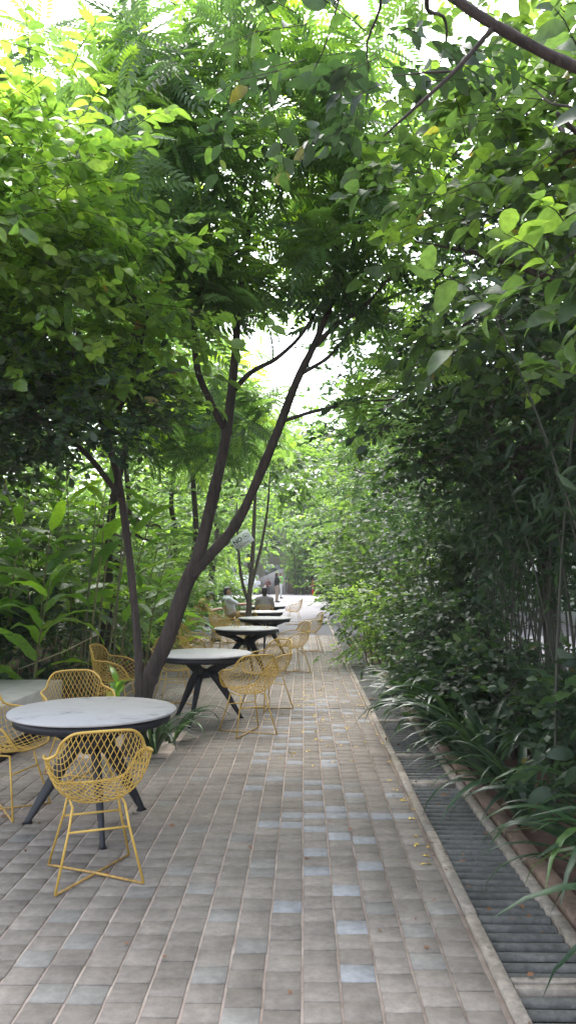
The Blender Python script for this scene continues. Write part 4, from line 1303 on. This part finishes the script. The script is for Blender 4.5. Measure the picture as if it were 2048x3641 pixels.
sw = empty("court_wall", (8.5, 10, 0)); props(sw, "pale wall glimpsed through the bamboo at the right", "wall")
MB().box(0, .3, -16, 55, -.1, 3.2).build("wall_body", WHITE, sw)
MB().box(-.04, .34, -16, 55, 3.2, 3.3, .01).build("coping", WALLC, sw)

# bamboo at the far end
rngb = np.random.default_rng(18)
for i, (cx, cy) in enumerate(((-.5, 61.8), (.2, 62.4), (1.5, 61.8), (2.4, 61.5))):
    o = empty("far_bamboo", (cx, cy, 0)); props(o, ("far bamboo clump beside the concrete pier", "far bamboo clump just left of the red hydrant", "far bamboo clump just right of the red hydrant", "far bamboo clump at the plaza's right corner")[i], "bamboo", "far bamboo clumps")
    P_ = []
    for k in range(9):
        h = rngb.uniform(3.5, 6)
        ln = rngb.normal(size=2) * .7
        zz = np.linspace(0, h, 6)
        x0, y0 = rngb.normal(size=2) * .25
        pts = np.stack([x0 + ln[0] * (zz / h) ** 2, y0 + ln[1] * (zz / h) ** 2, zz], 1)
        MB().tube(pts, np.linspace(.05, .02, 6), 6).build("culm", CULM, o, smooth=True)
        tt = rngb.uniform(.25, 1, 110)
        P_.append(np.stack([np.interp(tt * h, zz, pts[:, j]) for j in range(3)], 1) + rngb.normal(size=(110, 3)) * .4)
    P_ = np.vstack(P_); m_ = len(P_)
    scatter("foliage", LOW, P_, rngb.normal(size=(m_, 3)) + [0, 0, -.5], rngb.normal(size=(m_, 3)) * .5 + [0, 0, 1], rngb.uniform(.25, .5, m_), np.clip(rngb.normal(.5, .2, m_), 0, 1), MID, o)

# ------------------------------------------------------------------ people
def capsules(name, segs, mat, parent, voxel, extra=None):
    """tapered limbs fused into one continuous skin"""
    bm = bmesh.new()
    for a, b2, ra, rb in segs:
        a, b2 = Vector(a), Vector(b2)
        L = (b2 - a).length
        rot = (b2 - a).to_track_quat('Z', 'Y').to_matrix().to_4x4() if L > 1e-5 else Matrix.Identity(4)
        n, V = 12, []
        prof = [(ra * math.cos(t_), -ra * math.sin(t_)) for t_ in np.linspace(math.pi / 2, 0, 5)][:] + [(rb * math.cos(t_), L + rb * math.sin(t_)) for t_ in np.linspace(0, math.pi / 2, 5)]
        rings = []
        for r_, z_ in prof:
            rings.append([bm.verts.new(a + (rot @ Vector((max(r_, .0008) * math.cos(j / n * 2 * math.pi), max(r_, .0008) * math.sin(j / n * 2 * math.pi), z_)))) for j in range(n)])
        for i in range(len(rings) - 1):
            for j in range(n):
                bm.faces.new((rings[i][j], rings[i][(j + 1) % n], rings[i + 1][(j + 1) % n], rings[i + 1][j]))
        bm.faces.new(rings[0][::-1]); bm.faces.new(rings[-1])
    me = bpy.data.meshes.new(name); bm.to_mesh(me); bm.free()
    tmp = bpy.data.objects.new("tmp", me); COL.objects.link(tmp)
    md = tmp.modifiers.new("r", 'REMESH'); md.mode = 'VOXEL'; md.voxel_size = voxel; md.use_smooth_shade = True
    sm = tmp.modifiers.new("s", 'SMOOTH'); sm.iterations = 4; sm.factor = .5
    dg = bpy.context.evaluated_depsgraph_get()
    out = bpy.data.meshes.new_from_object(tmp.evaluated_get(dg)); out.name = name
    bpy.data.objects.remove(tmp)
    out.materials.clear(); out.materials.append(mat)
    return obj(name, out, None, parent)


SKIN = simple("skin", (.30, .16, .10), .55)
HAIR = simple("hair", (.018, .014, .013), .5)


def person(label, loc, rz, pose, shirt, trouser, hair_len=0.0, lean=0.0, cap=False, arms=None, voxel=.016, head_tilt=0.0, scale=1.0, bag=False):
    o = empty("person", loc, R(rz)); o.scale = (scale,) * 3
    props(o, label, "person", "people along the path")
    if pose == "sit":
        hip = Vector((0, -.03, .50)); knee = .43; kz = .50
        legs = {s: (Vector((s * .09, 0, .50)), Vector((s * .11, knee, kz)), Vector((s * .12, knee - .02, .08))) for s in (-1, 1)}
        up = .0
    else:
        hip = Vector((0, 0, .90))
        legs = {s: (Vector((s * .09, 0, .88)), Vector((s * .10, .02, .47)), Vector((s * .11, -.02, .08))) for s in (-1, 1)}
    d = Vector((0, math.sin(lean), math.cos(lean)))
    chest = hip + d * .30; neck = hip + d * .50; sh = hip + d * .46
    hd_ = Vector((0, math.sin(lean + head_tilt), math.cos(lean + head_tilt)))
    hc = neck + hd_ * .16 + Vector((0, .015, 0))
    fw_ = Vector((0, math.cos(lean + head_tilt), -math.sin(lean + head_tilt)))
    seg = [(hip, hip + d * .12, .125, .12), (hip + d * .12, chest, .12, .14), (chest, sh, .14, .10), (neck - d * .06, neck + hd_ * .08, .052, .05),
           (hc - hd_ * .035 + fw_ * .02, hc + hd_ * .03, .072, .088), (hc - hd_ * .06 + fw_ * .045, hc - hd_ * .07 + fw_ * .055, .04, .032)]
    seg += [(hc + fw_ * .085 - hd_ * .005, hc + fw_ * .105 - hd_ * .03, .010, .016)]                # nose
    for s in (-1, 1):
        seg += [(hc + Vector((s * .078, 0, 0)) - hd_ * .02, hc + Vector((s * .085, 0, 0)) + hd_ * .015, .014, .018)]  # ears
    top = [(hip + d * .02, chest, .140, .155), (chest, sh, .155, .12)]
    tr = [(hip - Vector((0, 0, .02)), hip + d * .08, .14, .138)]
    fingers = MB()
    for s in (-1, 1):
        S0 = sh + Vector((s * .165, 0, 0))
        if arms: E0, W0 = [Vector((s * q[0], q[1], q[2])) for q in arms]
        elif pose == "sit": E0, W0 = Vector((s * .22, .08, .74)), Vector((s * .14, .32, .74))
        else: E0, W0 = Vector((s * .22, .0, 1.12)), Vector((s * .17, .16, 1.02))
        seg += [(sh + Vector((s * .06, 0, .0)), S0, .07, .062), (S0, E0, .052, .040), (E0, W0, .040, .027)]
        hv = (W0 - E0).normalized()
        seg += [(W0, W0 + hv * .07, .03, .034)]
        sd = hv.cross(Vector((0, 0, 1))).normalized() if abs(hv.z) < .95 else Vector((1, 0, 0))
        for kf in range(4):
            b0 = W0 + hv * .085 + sd * (.024 - .016 * kf)
            Lf = (.07, .08, .075, .058)[kf]
            fingers.tube([b0, b0 + hv * Lf * .5 - Vector((0, 0, .008)), b0 + hv * Lf * .9 - Vector((0, 0, .03))], [.009, .0085, .006], 6)
        fingers.tube([W0 + hv * .03 + sd * .025, W0 + hv * .06 + sd * .05, W0 + hv * .09 + sd * .055], [.011, .010, .007], 6)
        top += [(sh + Vector((s * .06, 0, 0)), S0, .085, .078), (S0, S0.lerp(E0, .8), .068, .06)]
        h0, k0, a0 = legs[s]
        seg += [(h0, k0, .085, .058), (k0, a0, .055, .038), (a0, a0 + Vector((0, .15, -.045)), .04, .032)]
        tr += [(h0, k0, .098, .075), (k0, k0.lerp(a0, .93), .072, .058)]
    body = capsules("body", seg, SKIN, o, voxel)
    fm = fingers.build("fingers", SKIN, body, smooth=True)
    capsules("shirt", top, shirt, o, voxel)
    capsules("trousers", tr, trouser, o, voxel)
    hs_ = [(hc + hd_ * .045 - fw_ * .025, hc + hd_ * .05 + fw_ * .01, .088, .08), (hc - fw_ * .045 + hd_ * .02, hc - fw_ * .05 - hd_ * .04, .075, .06)]
    if hair_len: hs_ += [(hc - fw_ * .06 - hd_ * .02, hc - fw_ * .07 - hd_ * hair_len, .075, .05)]
    if cap: hs_ += [(hc + hd_ * .06 + fw_ * .05, hc + hd_ * .05 + fw_ * .15, .03, .02)]
    capsules("hair", hs_, HAIR, o, voxel)
    if bag:
        p0 = sh + Vector((.11, 0, .06)); p1 = chest + Vector((0, .165, 0)); p2 = hip + Vector((-.14, .02, .08)); p3 = chest + Vector((0, -.165, 0))
        MB().tube([p0, p0.lerp(p1, .5) + Vector((0, .05, 0)), p1, p2, p3, p0.lerp(p3, .5) + Vector((0, -.05, 0)), p0], [.018] * 7, 6, smoothpath=4).build("bag_strap", HAIR, o, smooth=True)
    eyes = MB()
    for s in (-1, 1):
        c0 = hc + fw_ * .083 + Vector((s * .032, 0, 0)) + hd_ * .008
        eyes.tube([c0 - Vector((.009, 0, 0)), c0 + Vector((.009, 0, 0))], [.007, .007], 6)
    eyes.build("eyes", HAIR, body)
    m0 = hc + fw_ * .078 - hd_ * .06
    MB().tube([m0 - Vector((.022, 0, 0)), m0 + Vector((.022, 0, 0))], [.006, .006], 6).build("mouth", simple("lips", (.22, .08, .07), .5), body)
    sh_ = MB()
    for s in (-1, 1):
        a0 = legs[s][2]
        sh_.tube([a0 + Vector((0, -.06, -.03)), a0 + Vector((0, .04, -.035)), a0 + Vector((0, .17, -.05))], [.045, .05, .032], 8)
    sh_.build("shoes", simple("shoe_leather", (.03, .028, .03), .6), o, smooth=True)
    return o


def cloth(n, c): return simple("cloth_" + n, c, .9, noise=tuple(x * .75 for x in c), scale=25)


person("person in a grey shirt seated with their back to the viewer", (-1.03, 20.62, 0), 0, "sit", cloth("grey", (.30, .28, .30)), cloth("navy", (.03, .035, .05)), hair_len=.10, lean=.02)
person("person in a white shirt with a dark strap, leaning back in a chair", (-1.93, 21.5, 0), -72, "sit", cloth("white", (.62, .64, .70)), cloth("khaki", (.22, .17, .12)), lean=-.30, head_tilt=.35, bag=True, arms=((.21, .12, .78), (.13, .44, .80)))
person("person in a tan shirt and dark cap bending over a phone", (-2.58, 19.05, 0), -80, "sit", cloth("tan", (.42, .27, .09)), cloth("light", (.45, .42, .42)), lean=.42, head_tilt=.45, cap=True, arms=((.2, .28, .72), (.10, .50, .76)))
person("person standing in a black top and beige trousers on the plaza", (-1.55, 45, 0), -70, "stand", cloth("black", (.02, .02, .025)), cloth("beige", (.36, .28, .25)), hair_len=.12, voxel=.02, arms=((.2, .1, 1.12), (.12, .2, 1.3)))
person("person standing in a bright green vest and white trousers", (-1.52, 52, 0), -90, "stand", cloth("green", (.22, .62, .16)), cloth("white2", (.62, .60, .64)), voxel=.02)
person("person in a dark red top seated beyond the standing group", (-2.75, 60, 0), 180, "sit", cloth("maroon", (.10, .035, .04)), cloth("navy2", (.025, .03, .05)), voxel=.025)
person("person in a white top seated farthest back at the left", (-3.6, 61, 0), 170, "sit", cloth("white3", (.6, .6, .64)), cloth("grey3", (.2, .2, .22)), voxel=.025)

# ------------------------------------------------------------------ thin volume added to imitate lens glare and lift the blacks
hz = MB().box(-30, 30, -12, 90, -1.2, 21).build("glare_veil", None)
hz["kind"] = "stuff"
hm = bpy.data.materials.new("glare_volume"); hm.use_nodes = True
hn = hm.node_tree
hn.nodes.remove(hn.nodes["Principled BSDF"])
pv = hn.nodes.new("ShaderNodeVolumePrincipled")
pv.inputs["Color"].default_value = (.93, .95, 1, 1)
pv.inputs["Density"].default_value = .0006
hn.links.new(pv.outputs[0], hn.nodes["Material Output"].inputs["Volume"])
hz.data.materials.append(hm)
S.cycles.volume_bounces = 1
